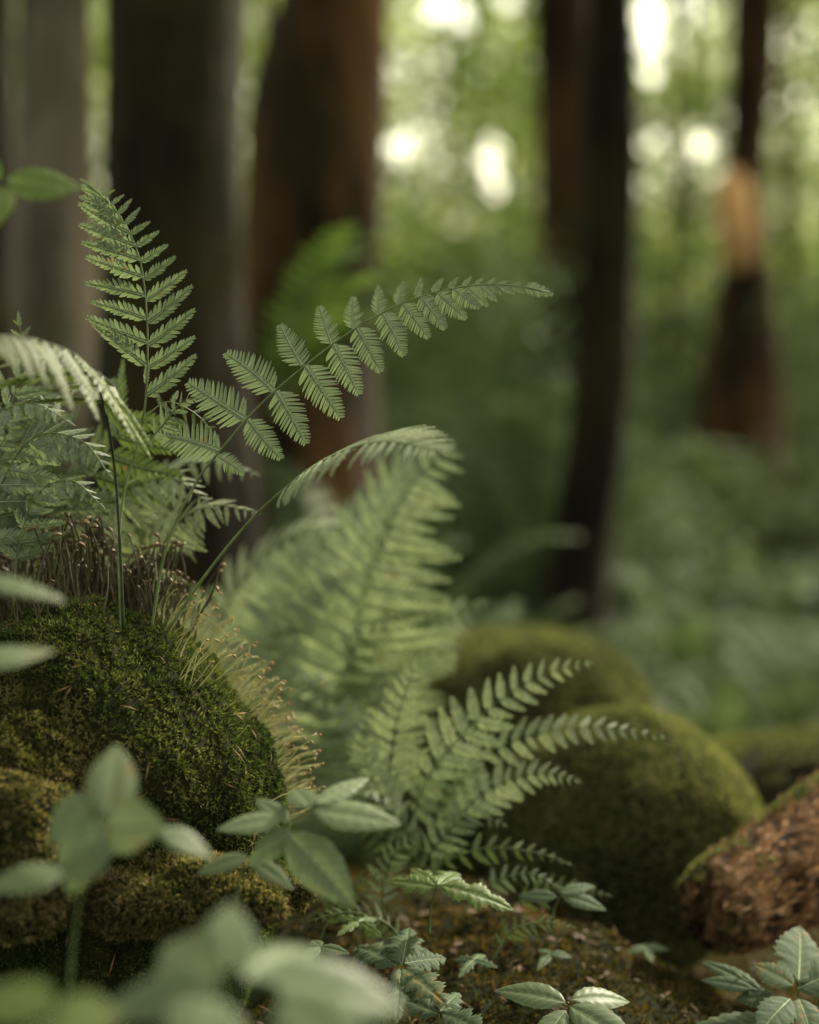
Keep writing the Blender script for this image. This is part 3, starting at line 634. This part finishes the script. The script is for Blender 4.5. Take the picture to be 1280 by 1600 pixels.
for lab_, pts_, L_, k_ in [
    ('small dim fern frond lying on the mound, pointing left', [(640, 1480, 1.46), (600, 1440, 1.45), (540, 1425, 1.44), (480, 1440, 1.43)], 44, 'dark'),
    ('tiny fern frond on the mound just right of the lobed leaves', [(770, 1500, 1.46), (800, 1455, 1.46), (850, 1440, 1.45), (900, 1450, 1.44)], 34, 'dark'),
    ('short fern frond rising between the sprig and the small ferns', [(600, 1440, 1.52), (600, 1380, 1.52), (620, 1330, 1.51), (660, 1300, 1.50)], 48, 'mid'),
    ('fern frond drooping over the dark gap under the round boulder', [(720, 1430, 1.54), (770, 1380, 1.54), (830, 1365, 1.53), (880, 1390, 1.52)], 40, 'mid'),
    ('small fern frond in deep shade below the sprig of pale leaves', [(500, 1470, 1.48), (520, 1420, 1.48), (560, 1380, 1.47), (620, 1370, 1.46)], 44, 'dark'),
    ('pale small fern frond spreading left at the foot of the central ferns', [(660, 1330, 1.64), (620, 1270, 1.63), (560, 1240, 1.62), (500, 1240, 1.61)], 56, 'mid')]:
    fern_frond(lab_, pts_, .15, 11, L_, k_, (0, -.75, .65), 68, 0, .2, .0009, 'small ferns low between the boulders')

# ------------------------------------------------------------------ broad leaved plants
U = (0, -.55, .85); C_ = (.1, -.9, .45)
plant('leafy_sprig', 'blurred sprig of five pale oval leaves in front of the large mossy boulder', 'plant', [[(105, 1600, 1.0), (112, 1500, .98), (128, 1385, .96), (160, 1270, .96)], [(128, 1370, .96), (200, 1320, .97), (262, 1300, .98)]],
    [(168, 1275, .96, 182, 1150, .99, 82, C_), (158, 1290, .96, 250, 1285, .95, 92, C_), (150, 1245, .97, 78, 1310, .95, 70, C_), (150, 1280, .95, 108, 1388, .93, 86, C_), (100, 1362, .95, -25, 1375, .93, 62, U), (246, 1298, .98, 338, 1325, .98, 48, U)], 'broad')
plant('leafy_sprig', 'sprig of pale oval leaves fanned out before the foot of the boulder', 'plant', [[(368, 1420, 1.16), (378, 1365, 1.15), (440, 1300, 1.14), (492, 1262, 1.13)], [(395, 1345, 1.15), (440, 1275, 1.15)]],
    [(490, 1266, 1.13, 627, 1276, 1.12, 62, U, 'pale'), (494, 1256, 1.13, 578, 1207, 1.16, 36, U, 'pale'), (482, 1262, 1.13, 458, 1215, 1.16, 48, U, 'broad'), (450, 1285, 1.14, 400, 1240, 1.16, 36, U, 'broad'), (440, 1280, 1.14, 338, 1288, 1.13, 44, U, 'pale'),
     (452, 1302, 1.13, 549, 1402, 1.10, 78, C_, 'broad'), (388, 1338, 1.14, 307, 1355, 1.13, 36, U, 'broad'), (395, 1345, 1.14, 455, 1378, 1.12, 34, U, 'broad'), (455, 1298, 1.14, 392, 1345, 1.12, 42, C_, 'broad')], 'pale')
plant('leafy_sprig', 'very blurred clump of grey green leaves across the bottom', 'plant', [[(330, 1660, 0.77), (345, 1560, 0.78), (355, 1500, 0.79)], [(345, 1570, 0.78), (480, 1520, 0.79)]],
    [(350, 1520, 0.79, 362, 1400, 0.82, 92, C_), (340, 1530, 0.78, 230, 1465, 0.81, 118, C_), (345, 1540, 0.77, 150, 1560, 0.79, 110, U), (380, 1530, 0.78, 500, 1440, 0.83, 92, U), (420, 1530, 0.78, 640, 1560, 0.79, 128, U), (340, 1560, 0.76, 300, 1660, 0.73, 130, C_), (440, 1560, 0.77, 560, 1640, 0.73, 120, U)], 'broad')
plant('leafy_sprig', 'blurred yellowish leaves in the bottom left corner', 'plant', [[(60, 1700, .72), (70, 1600, .72), (90, 1570, .72)]],
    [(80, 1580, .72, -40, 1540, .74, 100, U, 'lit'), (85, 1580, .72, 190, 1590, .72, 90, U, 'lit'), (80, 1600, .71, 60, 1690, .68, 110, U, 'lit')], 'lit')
plant('low_plant', 'low plant with three pointed leaves at the bottom right of the mound', 'plant', [[(892, 1640, 1.34), (892, 1590, 1.33), (888, 1566, 1.32)]],
    [(884, 1566, 1.32, 776, 1530, 1.33, 50, U), (894, 1562, 1.32, 992, 1546, 1.34, 46, U), (890, 1572, 1.31, 1000, 1622, 1.27, 62, U), (884, 1578, 1.31, 830, 1640, 1.27, 44, U)], 'broad')
plant('low_plant', 'toothed nettle-like plant in the bottom right corner', 'plant', [[(1245, 1700, 1.44), (1246, 1600, 1.42), (1248, 1530, 1.41)], [(1246, 1600, 1.42), (1180, 1545, 1.43), (1150, 1520, 1.43)]],
    [(1248, 1535, 1.41, 1256, 1438, 1.46, 84, C_), (1246, 1545, 1.41, 1330, 1500, 1.42, 70, U), (1240, 1540, 1.40, 1178, 1500, 1.42, 50, U), (1230, 1600, 1.40, 1070, 1590, 1.38, 52, U), (1190, 1550, 1.42, 1096, 1486, 1.46, 34, U), (1175, 1545, 1.42, 1098, 1522, 1.43, 30, U),
     (1246, 1590, 1.40, 1330, 1600, 1.38, 66, U), (1235, 1560, 1.39, 1190, 1600, 1.35, 58, U), (1248, 1560, 1.39, 1275, 1620, 1.35, 56, C_), (1215, 1560, 1.42, 1150, 1556, 1.42, 40, U)], 'tooth')
plant('low_plant', 'sharp lobed green leaves spreading flat beside the black gap', 'plant', [[(670, 1460, 1.42), (675, 1410, 1.40), (684, 1386, 1.39)]],
    [(680, 1386, 1.39, 604, 1370, 1.40, 46, U), (688, 1384, 1.39, 806, 1402, 1.38, 56, U), (684, 1382, 1.39, 722, 1340, 1.44, 44, U), (682, 1384, 1.39, 640, 1345, 1.42, 34, U)], 'lobedgreen')
plant('low_plant', 'grey green lobed leaf rosette in focus on the dark bank', 'plant', [[(628, 1580, 1.38), (626, 1540, 1.37), (624, 1514, 1.36)]],
    [(622, 1510, 1.36, 545, 1450, 1.42, 72, U), (628, 1508, 1.36, 640, 1436, 1.42, 70, U), (630, 1512, 1.36, 695, 1556, 1.30, 66, U), (626, 1512, 1.36, 620, 1570, 1.30, 46, U), (632, 1505, 1.36, 700, 1490, 1.38, 60, U)], 'lobed')
plant('low_plant', 'second lobed leaf rosette lower on the bank, half under the blurred leaves', 'plant', [[(690, 1640, 1.34), (688, 1610, 1.33), (686, 1585, 1.33)]],
    [(684, 1584, 1.33, 610, 1545, 1.36, 58, U), (690, 1584, 1.33, 760, 1600, 1.30, 62, U), (688, 1580, 1.33, 720, 1540, 1.36, 48, U)], 'lobed')
plant('low_plant', 'small dark leaves in front of the shadowed foot of the round boulder', 'plant', [[(862, 1460, 1.52), (866, 1420, 1.50), (874, 1402, 1.49)]],
    [(870, 1402, 1.49, 808, 1394, 1.50, 28, U), (878, 1400, 1.49, 948, 1410, 1.48, 32, U), (876, 1396, 1.49, 930, 1376, 1.50, 24, U)], 'dark')
for lab_, x_, y_, d_, sz, key_, k3 in [
    ('dark lobed seedling between the rosette and the low plant', 740, 1500, 1.42, 44, 'lobed', 4), ('small green lobed seedling under the sprig of pale leaves', 560, 1440, 1.40, 46, 'lobedgreen', 4),
    ('tiny toothed seedling on the mound below the black gap', 860, 1490, 1.46, 34, 'tooth', 3), ('dark seedling near the soil left of the orange log', 1010, 1480, 1.56, 34, 'dark', 4),
    ('small pale seedling in the shade between boulder and mound', 500, 1480, 1.36, 42, 'dark', 3),
    ('lobed seedling lowest beside the blurred leaves', 720, 1640, 1.32, 52, 'lobedgreen', 4)]:
    a0_ = random.uniform(0, 6.28)
    plant('seedling', lab_, 'seedling', [[(x_ + 3, y_ + 60, d_ + .01), (x_ - 2, y_ + 25, d_), (x_, y_, d_)]],
        [(x_, y_, d_, x_ + sz * math.cos(a0_ + 6.28 * q / k3) * random.uniform(.9, 1.2), y_ + .45 * sz * math.sin(a0_ + 6.28 * q / k3), d_ - .03 * math.sin(a0_ + 6.28 * q / k3), sz * .5, (random.uniform(-.2, .2), -.5, .85)) for q in range(k3)], key_, 'seedlings on the mossy ground', r=.0008)
plant('overhanging_branch', 'toothed green leaves reaching in from the left edge near the top', 'branch', [[(-160, 330, 1.02), (-60, 290, 1.04), (20, 284, 1.05)]],
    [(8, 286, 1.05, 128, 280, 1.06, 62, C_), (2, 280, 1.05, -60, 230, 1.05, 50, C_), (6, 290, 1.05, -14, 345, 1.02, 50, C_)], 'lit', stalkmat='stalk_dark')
plant('leafy_sprig', 'two pale leaves entering at the left edge in front of the boulder top', 'plant', [[(-140, 1500, .98), (-130, 1200, .97), (-110, 1050, .96), (-90, 930, .96)]],
    [(-60, 905, .96, 108, 908, .97, 44, U), (-70, 1040, .94, 88, 1000, .97, 58, U), (-90, 1000, .95, -150, 900, .96, 50, U)], 'broad')

# ------------------------------------------------------------------ trees
HOLES = [(690, 8, 42), (645, 60, 14), (805, 2, 26), (622, 225, 27), (768, 225, 22), (772, 285, 26), (765, 255, 24), (1016, 18, 34), (1015, 60, 32), (1015, 112, 24), (1085, 8, 30), (1092, 226, 26), (1014, 285, 13), (720, 20, 30), (1060, 215, 14), (1150, 700, 0)]
def in_holes(p):
    x, y, z = project(p); k = np.zeros(len(p), bool)
    for hx, hy, hr in HOLES: k |= (x - hx) ** 2 + (y - hy) ** 2 < (hr * .8) ** 2
    return k
def tree(label, prof, d, matn, crown=None, seed=0, group=None, branches=(), name='tree', top=9.0):
    """prof: (centre px, py, half width px) from the ground upward; above the frame the trunk goes on to 'top' metres"""
    pts = []; rads = []
    for (cx_, py, hw_) in prof:
        pts.append(P(cx_, py, d)); rads.append(hw_ * K * d)
    gz = ground_z(pts[0].x, pts[0].y)
    if pts[0].z > gz - .1:
        pts.insert(0, Vector((pts[0].x, pts[0].y, gz - .25))); rads.insert(0, rads[0] * 1.35)
    d_ = (pts[-1] - pts[-2]).normalized(); step = (top - pts[-1].z) / 3
    for i in range(3):
        pts.append(pts[-1] + Vector((d_.x * .3 + random.uniform(-.03, .03), 0, 1)) * step); rads.append(rads[-1] * .78)
    q = smooth_path([(p.x, p.y, p.z, r) for p, r in zip(pts, rads)], 90)
    base = Vector((pts[0].x, pts[0].y, pts[0].z)); root = empty(name, base); tag(root, label, 'tree', group)
    mb = MB()
    def wob(p, an):
        v = Vector((math.cos(an) * 1.3, math.sin(an) * 1.3, p[2] * .9 + seed))
        return 1 + .07 * noise.noise(v) + .05 * noise.noise(Vector((v.x * 4, v.y * 4, v.z * 1.2))) + .03 * noise.noise(v * 9)
    tube(mb, [Vector(v[:3]) - base for v in q], [max(.01, v[3]) for v in q], 40, wob=wob)
    link('trunk', mb.mesh('trunk'), root, M[matn])
    for (z, L, an, rr) in branches:
        s = min(q, key=lambda v: abs(v[2] - z)); s = Vector(s[:3]) - base; dr = Vector((math.cos(an), math.sin(an), .25))
        b = smooth_path([s, s + dr * L * .5 + Vector((0, 0, .1)), s + dr * L + Vector((0, 0, -.05 * L))], 10); bm = MB(); tube(bm, [Vector(v) for v in b], [rr * (1 - .08 * i) for i in range(10)], 8)
        link('branch', bm.mesh('branch'), root, M[matn])
    if crown:
        z0, z1, rad, nl, size, cm = crown; cen = Vector(q[-1][:3]); n_cl = max(6, nl // 140)
        ang = rng.uniform(0, 2 * math.pi, n_cl); rr = rad * np.sqrt(rng.random(n_cl)); zz = rng.uniform(z0, z1, n_cl)
        Cc = np.stack([cen.x + rr * np.cos(ang), cen.y + rr * np.sin(ang), zz], 1)
        Pc = np.repeat(Cc, nl // n_cl, 0); Pc = Pc + rng.normal(0, 1, Pc.shape) * np.array([.38, .38, .22]) * rad * .35
        Pc = thin(Pc); Pc = Pc[~in_holes(Pc)] if d > 12 else Pc; Nn_ = unit(rng.normal(0, 1, Pc.shape) + np.array([0, 0, .8]))
        link('crown', leaves_mesh('crown', Pc - np.array(base), Nn_, size), root, M[cm])
    return root
BEAM0 = np.array(P(500, 1000, 1.5)); SD = np.array(sdir)
def thin(p, r=1.05):
    # crown and canopy leaves cut away along the sun line to light the boulder
    v = p - BEAM0; t = v @ SD; q = np.linalg.norm(v - t[:, None] * SD, axis=1)
    keep = (t < 1.5) | (np.random.default_rng(3).random(len(p)) > np.exp(-(q / r) ** 4) * .93)
    return p[keep]
def leaves_mesh(name, Pc, Nn_, size, aspect=.6):
    n = len(Pc); X = unit(np.cross(Nn_, rng.normal(0, 1, (n, 3)))); Y = np.cross(Nn_, X)
    L = size * rng.uniform(.6, 1.3, n)[:, None]; W_ = L * aspect
    V = np.stack([Pc, Pc + X * L * .45 + Y * W_ * .5 - Nn_ * L * .05, Pc + X * L - Nn_ * L * .15, Pc + X * L * .45 - Y * W_ * .5 - Nn_ * L * .05], 1).reshape(-1, 3)
    return mesh_np(name, V, np.arange(n * 4).reshape(-1, 4), smooth=False)

GT = 'tree trunks of the forest'
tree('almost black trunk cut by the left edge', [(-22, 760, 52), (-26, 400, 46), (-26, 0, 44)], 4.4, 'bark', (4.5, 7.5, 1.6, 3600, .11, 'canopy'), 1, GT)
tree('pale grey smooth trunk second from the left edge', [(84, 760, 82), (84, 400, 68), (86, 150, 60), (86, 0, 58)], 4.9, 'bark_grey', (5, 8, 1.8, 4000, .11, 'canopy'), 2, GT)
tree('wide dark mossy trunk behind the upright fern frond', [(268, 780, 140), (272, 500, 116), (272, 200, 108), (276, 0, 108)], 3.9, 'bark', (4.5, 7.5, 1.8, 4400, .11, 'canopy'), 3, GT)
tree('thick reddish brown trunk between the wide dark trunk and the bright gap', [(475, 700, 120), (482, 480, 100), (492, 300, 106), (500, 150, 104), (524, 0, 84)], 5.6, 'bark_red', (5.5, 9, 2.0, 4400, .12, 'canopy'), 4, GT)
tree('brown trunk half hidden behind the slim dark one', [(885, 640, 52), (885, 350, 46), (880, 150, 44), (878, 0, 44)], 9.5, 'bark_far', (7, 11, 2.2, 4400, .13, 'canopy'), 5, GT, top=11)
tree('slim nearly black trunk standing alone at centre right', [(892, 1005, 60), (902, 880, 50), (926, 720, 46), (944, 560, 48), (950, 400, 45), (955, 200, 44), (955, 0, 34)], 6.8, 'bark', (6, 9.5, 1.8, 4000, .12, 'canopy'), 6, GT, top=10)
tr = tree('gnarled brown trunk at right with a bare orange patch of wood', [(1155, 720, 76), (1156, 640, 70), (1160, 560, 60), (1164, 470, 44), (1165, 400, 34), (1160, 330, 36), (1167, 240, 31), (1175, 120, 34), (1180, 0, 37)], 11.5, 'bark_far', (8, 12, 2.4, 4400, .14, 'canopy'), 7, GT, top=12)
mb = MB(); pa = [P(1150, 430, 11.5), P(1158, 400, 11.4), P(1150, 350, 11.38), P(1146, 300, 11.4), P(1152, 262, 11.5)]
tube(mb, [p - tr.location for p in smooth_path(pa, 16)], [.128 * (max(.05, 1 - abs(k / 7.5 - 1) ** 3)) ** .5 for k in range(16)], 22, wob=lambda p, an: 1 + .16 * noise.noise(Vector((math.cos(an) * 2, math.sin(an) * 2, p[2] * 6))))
link('bare_wood', mb.mesh('bare_wood'), tr, M['bare'])  # sleeve around the trunk, coloured as its sunlit stretch
GB = 'thin far trees in the bright wood'
for i, (x, d, hw_, lab) in enumerate([(1046, 13, 5, 'thin straight sapling between the two bright gaps at upper right'), (700, 24, 7, 'faint thin trunk in the bright wood left of the brown trunk'), 
        (1078, 22, 8, 'thin far trunk left of the gnarled one'), (1240, 19, 12, 'far trunk near the right edge'), (745, 30, 8, 'farthest thin trunk in the middle of the bright gap'),
        (418, 22, 12, 'far trunk seen through the gap beside the wide dark trunk'), ]):
    g = ground_z(P(x, 600, d).x, P(x, 600, d).y)
    tree(lab, [(x, 600, hw_), (x + random.uniform(-10, 10), 300, hw_ * .95), (x + random.uniform(-12, 12), 0, hw_ * .85)], d, 'bark_far', (4.5 + d * .12, 9 + d * .12, 1.6, 2400, .13, 'far_leaf' if i % 2 else 'far_leaf2'), 20 + i, GB, top=9 + d * .12,
         branches=[(random.uniform(2.5, 6), random.uniform(.8, 1.6), random.uniform(0, 6.28), .02) for _ in range(4)])

# ------------------------------------------------------------------ foliage of the far wood
def wood(name, label, y0, y1, zlo, zhi, ncl, per, size, cr, mat, seed, holes=True, xr=.62, bias=1.0):
    r2 = np.random.default_rng(seed); y = r2.uniform(y0, y1, ncl); x = r2.uniform(-1, 1, ncl) * y * xr
    g = np.array([ground_z(a, b) for a, b in zip(x, y)]); z = g + zlo + (zhi - zlo) * r2.random(ncl) ** bias
    C0 = np.stack([x, y, z], 1); c = cr * r2.uniform(.5, 1.4, ncl)
    Pc = np.repeat(C0, per, 0) + r2.normal(0, 1, (ncl * per, 3)) * np.repeat(c, per)[:, None] * np.array([1, 1, .55])
    if holes: Pc = Pc[~in_holes(Pc)]
    Pc = thin(Pc)
    Nn_ = unit(r2.normal(0, .8, Pc.shape) + np.array([0, 0, .9]))
    return tag(link(name, leaves_mesh(name, Pc, Nn_, size), mat=M[mat]), label, 'foliage', None, 'stuff')
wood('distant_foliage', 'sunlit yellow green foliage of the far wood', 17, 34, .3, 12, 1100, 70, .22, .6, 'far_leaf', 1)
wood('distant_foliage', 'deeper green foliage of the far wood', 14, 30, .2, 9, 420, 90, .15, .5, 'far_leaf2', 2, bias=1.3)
wood('hillside_foliage', 'dense foliage covering the slope behind the wood', 34, 60, .0, 14, 900, 90, .35, 1.2, 'far_leaf', 3)
wood('shrub_layer', 'shrubs and saplings standing between the far trunks', 12.5, 18, .0, 1.4, 300, 70, .09, .22, 'under_pale', 4, holes=True, bias=1.5)
# a dark young bush hiding the foot of the brown trunk
def bush(label, px, d, top_py, rad, n, mat, seed):
    r2 = np.random.default_rng(seed); p = P(px, 600, d); gz = ground_z(p.x, p.y); zt = P(px, top_py, d).z; root = empty('bush', (p.x, p.y, gz)); tag(root, label, 'bush', 'young bushes under the trees')
    nc = 26; Cc = np.stack([r2.normal(0, rad, nc), r2.normal(0, rad, nc), .15 + (zt - gz - .3) * r2.random(nc)], 1)
    Pc = np.repeat(Cc, n // nc, 0); Pc = Pc + r2.normal(0, rad * .42, Pc.shape); link('foliage', leaves_mesh('foliage', Pc, unit(r2.normal(0, .7, Pc.shape) + np.array([0, 0, .8])), .06), root, M[mat])
    for k in range(4):
        mb = MB(); e = Vector(tuple(Cc[k])); tube(mb, [Vector((0, 0, -.05)), e * .5 + Vector((0, 0, .08)), e], [.012, .008, .004], 6); link('stem', mb.mesh('stem'), root, M['bark'])
bush('dark green young bush in front of the brown trunk at the centre', 845, 8.4, 365, .22, 2200, 'under', 51)
bush('low dark bush between the brown trunk and the reddish one', 700, 9.5, 560, .30, 1800, 'under', 52)
bush('loose green bush behind the gnarled trunk at right', 1240, 12.6, 470, .40, 1800, 'under_pale', 53)

# ground cover
def cover(name, label, n, y0, y1, size, h, mat, seed, xr=.5, clump=.8):
    r2 = np.random.default_rng(seed); y = y0 + (y1 - y0) * r2.random(n) ** 1.0; x = r2.uniform(-1, 1, n) * y * xr
    hgt = np.array([max(0, noise.noise(Vector((a * 1.3, b * 1.3, seed)) ) + .45) for a, b in zip(x, y)])
    g = np.array([ground_z(a, b) for a, b in zip(x, y)])
    Pc = np.stack([x, y, g + h * hgt * r2.random(n) ** .6], 1); Nn_ = unit(r2.normal(0, .5, Pc.shape) + np.array([0, -.1, 1]))
    return tag(link(name, leaves_mesh(name, Pc, Nn_, size * (.6 + .12 * y)[:, None]), mat=M[mat]), label, 'ground cover', None, 'stuff')
cover('ground_cover', 'low green plants covering the forest floor behind the boulders', 60000, 2.9, 9, .032, .13, 'under', 5)
cover('ground_cover', 'paler leafy plants covering the rising forest floor', 50000, 8, 18, .05, .55, 'under_pale', 6, .5)

# ferns in the middle distance: individual plants made of whole fronds
def frond_mesh(name, n=16, seed=0, mats=()):
    rd = random.Random(seed); mb = MB(); base = bpy.data.meshes
    arch = [(t * .85, 0, .62 * math.sin(t * 1.9) * .9) for t in np.linspace(0, 1, 12)]
    pth = smooth_path([Vector(a) for a in arch], 24); tube(mb, [Vector(p) for p in pth], [.009 * (1 - .7 * i / 23) for i in range(24)], 4, 1)
    for i in range(n):
        u = .2 + .8 * (i + .5) / n; c = path_at(pth, u); T = (path_at(pth, min(1, u + .03)) - path_at(pth, u - .03)).normalized(); B = Vector((0, 1, 0)); N = B.cross(T) * -1
        ln = .26 * min(1, (u - .1) * 5) * (1 - u) ** .7 + .02
        for s in (-1, 1):
            d = (T * .35 + B * s - N * rd.uniform(.1, .35)).normalized(); q = T; V = []
            for k, ww in enumerate((.6, 1, .95, .7, .1)):
                v = c + d * ln * k / 4; zz = N * (.004 if k % 2 else -.004); V += [v - q * ww * .020 + zz, v + q * ww * .020 - zz]
            mb.add(V, [(2 * k, 2 * k + 1, 2 * k + 3, 2 * k + 2) for k in range(4)], 0)
    me = mb.mesh(name)
    for m_ in mats: me.materials.append(m_)
    return me
FR = {k: [frond_mesh('frond', seed=i, mats=(M[k], M['stalk'])) for i in range(3)] for k in ('under', 'fern_bright', 'fern_pale', 'under_pale')}
def fern_plant(label, loc, size, n, key, group, a0=0, spread=6.28, lift=.25):
    root = empty('fern', loc); tag(root, label, 'fern', group)
    for i in range(n):
        o = link('frond', random.choice(FR[key]), root); s = size * random.uniform(.8, 1.15)
        o.rotation_euler = (random.uniform(-.15, .15), -lift + random.uniform(-.25, .2), a0 + spread * i / n + random.uniform(-.2, .2)); o.scale = (s, s, s)
    return root
def on_ground(px, d, py=800):
    p = P(px, py, d); return Vector((p.x, p.y, ground_z(p.x, p.y) - .02))
fern_plant('bright green fern arching in front of the reddish brown trunk', P(420, 660, 3.3), .40, 7, 'fern_bright', 'ferns on the forest floor', -.9, 1.8, .30)
labs = ['dim fern left of the slim dark trunk', 'dark fern clump below the bright gap', 'fern in the shade right of the slim dark trunk', 'pale blurred fern at the right edge of the hollow', 'blurred fern at the foot of the gnarled trunk',
        'low dark fern behind the sloping boulder', 'fern clump in the hollow behind the fallen dark log', 'fern at the foot of the reddish brown trunk', 'fern at the foot of the wide dark trunk', 'wide fern far back under the brown trunk', 'fern behind the pale central fronds', 'fern behind the foot of the slim dark trunk']
spots = [(790, 5.2, .42, 'under'), (740, 4.0, .42, 'under'), (1075, 6.0, .32, 'under'), (1240, 5.0, .36, 'under'), (1130, 10.5, .7, 'under_pale'), (930, 3.4, .3, 'under'), (1130, 4.2, .34, 'under'), (560, 5.0, .9, 'under_pale'), (330, 3.4, .6, 'under_pale'), (860, 8.6, 1.2, 'under'), (640, 3.2, .5, 'under_pale'), (1040, 7.8, .4, 'under')]
for l, (px, d, s, k) in zip(labs, spots): fern_plant(l, on_ground(px, d), s, 9, k, 'ferns on the forest floor')

# near ground detail: leaf litter, small moss
r2 = np.random.default_rng(21); n = 420; x = r2.uniform(-.3, .8, n); y = r2.uniform(1.25, 2.6, n)
Pc = np.array([(a, b, ground_z(a, b) + .004) for a, b in zip(x, y)]); Nn_ = unit(r2.normal(0, .3, Pc.shape) + np.array([0, 0, 1]))
tag(link('leaf_litter', leaves_mesh('leaf_litter', Pc, Nn_, .012), mat=M['litter']), 'brown dead leaves lying on the bare soil', 'leaf litter', None, 'stuff')
n = 60000; x = r2.uniform(-.7, .9, n); y = r2.uniform(1.1, 3.2, n); kk = np.array([noise.noise(Vector((a * 5, b * 5, 2))) - (.35 if a > .12 and b < 1.75 else 0) for a, b in zip(x, y)]) > -.12
x, y = x[kk], y[kk]; Pc = np.array([(a, b, ground_z(a, b)) for a, b in zip(x, y)])
tag(link('ground_moss', blades('ground_moss', Pc, np.tile([0, 0, 1.0], (len(Pc), 1)), .008, .0022, .6, 2), mat=M['moss_brown']), 'brownish green moss on the ground between the boulders', 'moss', None, 'stuff')

Pl, Nl = surf_samples(V5, F5, 900, camfacing(.0))
tag(link('leaf_litter', leaves_mesh('leaf_litter', Pl + Nl * .005, unit(Nl + rng.normal(0, .35, Nl.shape)), .011), mat=M['litter']), 'small dead leaves caught in the moss of the low mound', 'leaf litter', None, 'stuff')
for i, (tx, ty, td, an, L, lab_) in enumerate([(900, 1520, 1.5, .3, .10, 'thin brown twig lying on the soil right of the mound'), (1010, 1500, 1.55, -.5, .13, 'crooked twig lying before the shadowed foot of the round boulder'), (1060, 1560, 1.42, .9, .08, 'short twig lying near the toothed plant')]):
    p = P(tx, ty, td); gz = ground_z(p.x, p.y) + .006
    a_ = Vector((p.x, p.y, gz)); root = empty('twig', a_); tag(root, lab_, 'twig', 'twigs on the ground'); mb = MB(); q = [Vector((math.cos(an + random.uniform(-.25, .25)) * L * u, math.sin(an) * L * u, .004 * math.sin(u * 7))) for u in np.linspace(0, 1, 7)]
    tube(mb, q, [.0024 - .0002 * k for k in range(7)], 7); link('stick', mb.mesh('stick'), root, M['bark_far'])
    mb = MB(); e = q[3]; tube(mb, [e, e + Vector((.012, .014, .004)), e + Vector((.026, .022, .003))], [.0014, .0011, .0006], 6); link('side_shoot', mb.mesh('side_shoot'), root, M['bark_far'])

def needles(name, label, Pn_, Nn_, n_):
    k = rng.choice(len(Pn_), min(n_, len(Pn_)), replace=False); p, nn = Pn_[k] + Nn_[k] * .004, Nn_[k]; m = len(p)
    D = unit(rng.normal(0, 1, (m, 3))); D = unit(D - nn * (np.einsum('ij,ij->i', D, nn) * .85)[:, None]); S_ = unit(np.cross(D, nn))
    L = rng.uniform(.008, .022, m)[:, None]; w_ = .0007
    V_ = np.stack([p - S_ * w_ * .4, p + D * L * .5 - S_ * w_ + nn * .001, p + D * L, p + D * L * .5 + S_ * w_ + nn * .001], 1).reshape(-1, 3)
    tag(link(name, mesh_np(name, V_, np.arange(m * 4).reshape(-1, 4), False), mat=M['needle']), label, 'needles', None, 'stuff')
Pg = np.array([(a, b, ground_z(a, b) + .004) for a, b in zip(rng.uniform(-.2, .8, 1500), rng.uniform(1.25, 2.2, 1500))])
needles('fallen_needles', 'brown needles scattered on the soil', Pg, np.tile([0, 0, 1.0], (1500, 1)), 1500)
needles('fallen_needles', 'brown needles caught on the low mound', Pl, Nl, 700)
Pb_, Nb_ = surf_samples(V1, F1, 260, camfacing(.1)); needles('fallen_needles', 'few brown needles caught in the moss of the large boulder', Pb_, Nb_, 55)
Pb_, Nb_ = surf_samples(V2, F2, 300, lambda p, n: n[:, 2] > .3); needles('fallen_needles', 'brown needles lying on top of the round boulder', Pb_, Nb_, 120)

# unseen leaf canopy, added overhead to block and dapple the light
def shade_canopy():
    r2 = np.random.default_rng(33); ncl = 420; x = r2.uniform(-9, 9, ncl); y = r2.uniform(-9, 10, ncl); z = r2.uniform(4.6, 8.5, ncl)
    C0 = np.stack([x, y, z], 1); per = 110
    Pc = np.repeat(C0, per, 0) + r2.normal(0, 1, (ncl * per, 3)) * np.array([.55, .55, .25])
    Pc = thin(Pc); Pc = Pc[(Pc[:, 1] > 2.5) | (r2.random(len(Pc)) < .45)]
    Nn_ = unit(r2.normal(0, .6, Pc.shape) + np.array([0, 0, 1]))
    tag(link('forest_canopy', leaves_mesh('forest_canopy', Pc, Nn_, .16), mat=M['canopy']), 'leafy canopy of the forest overhead', 'foliage', None, 'stuff')
shade_canopy()
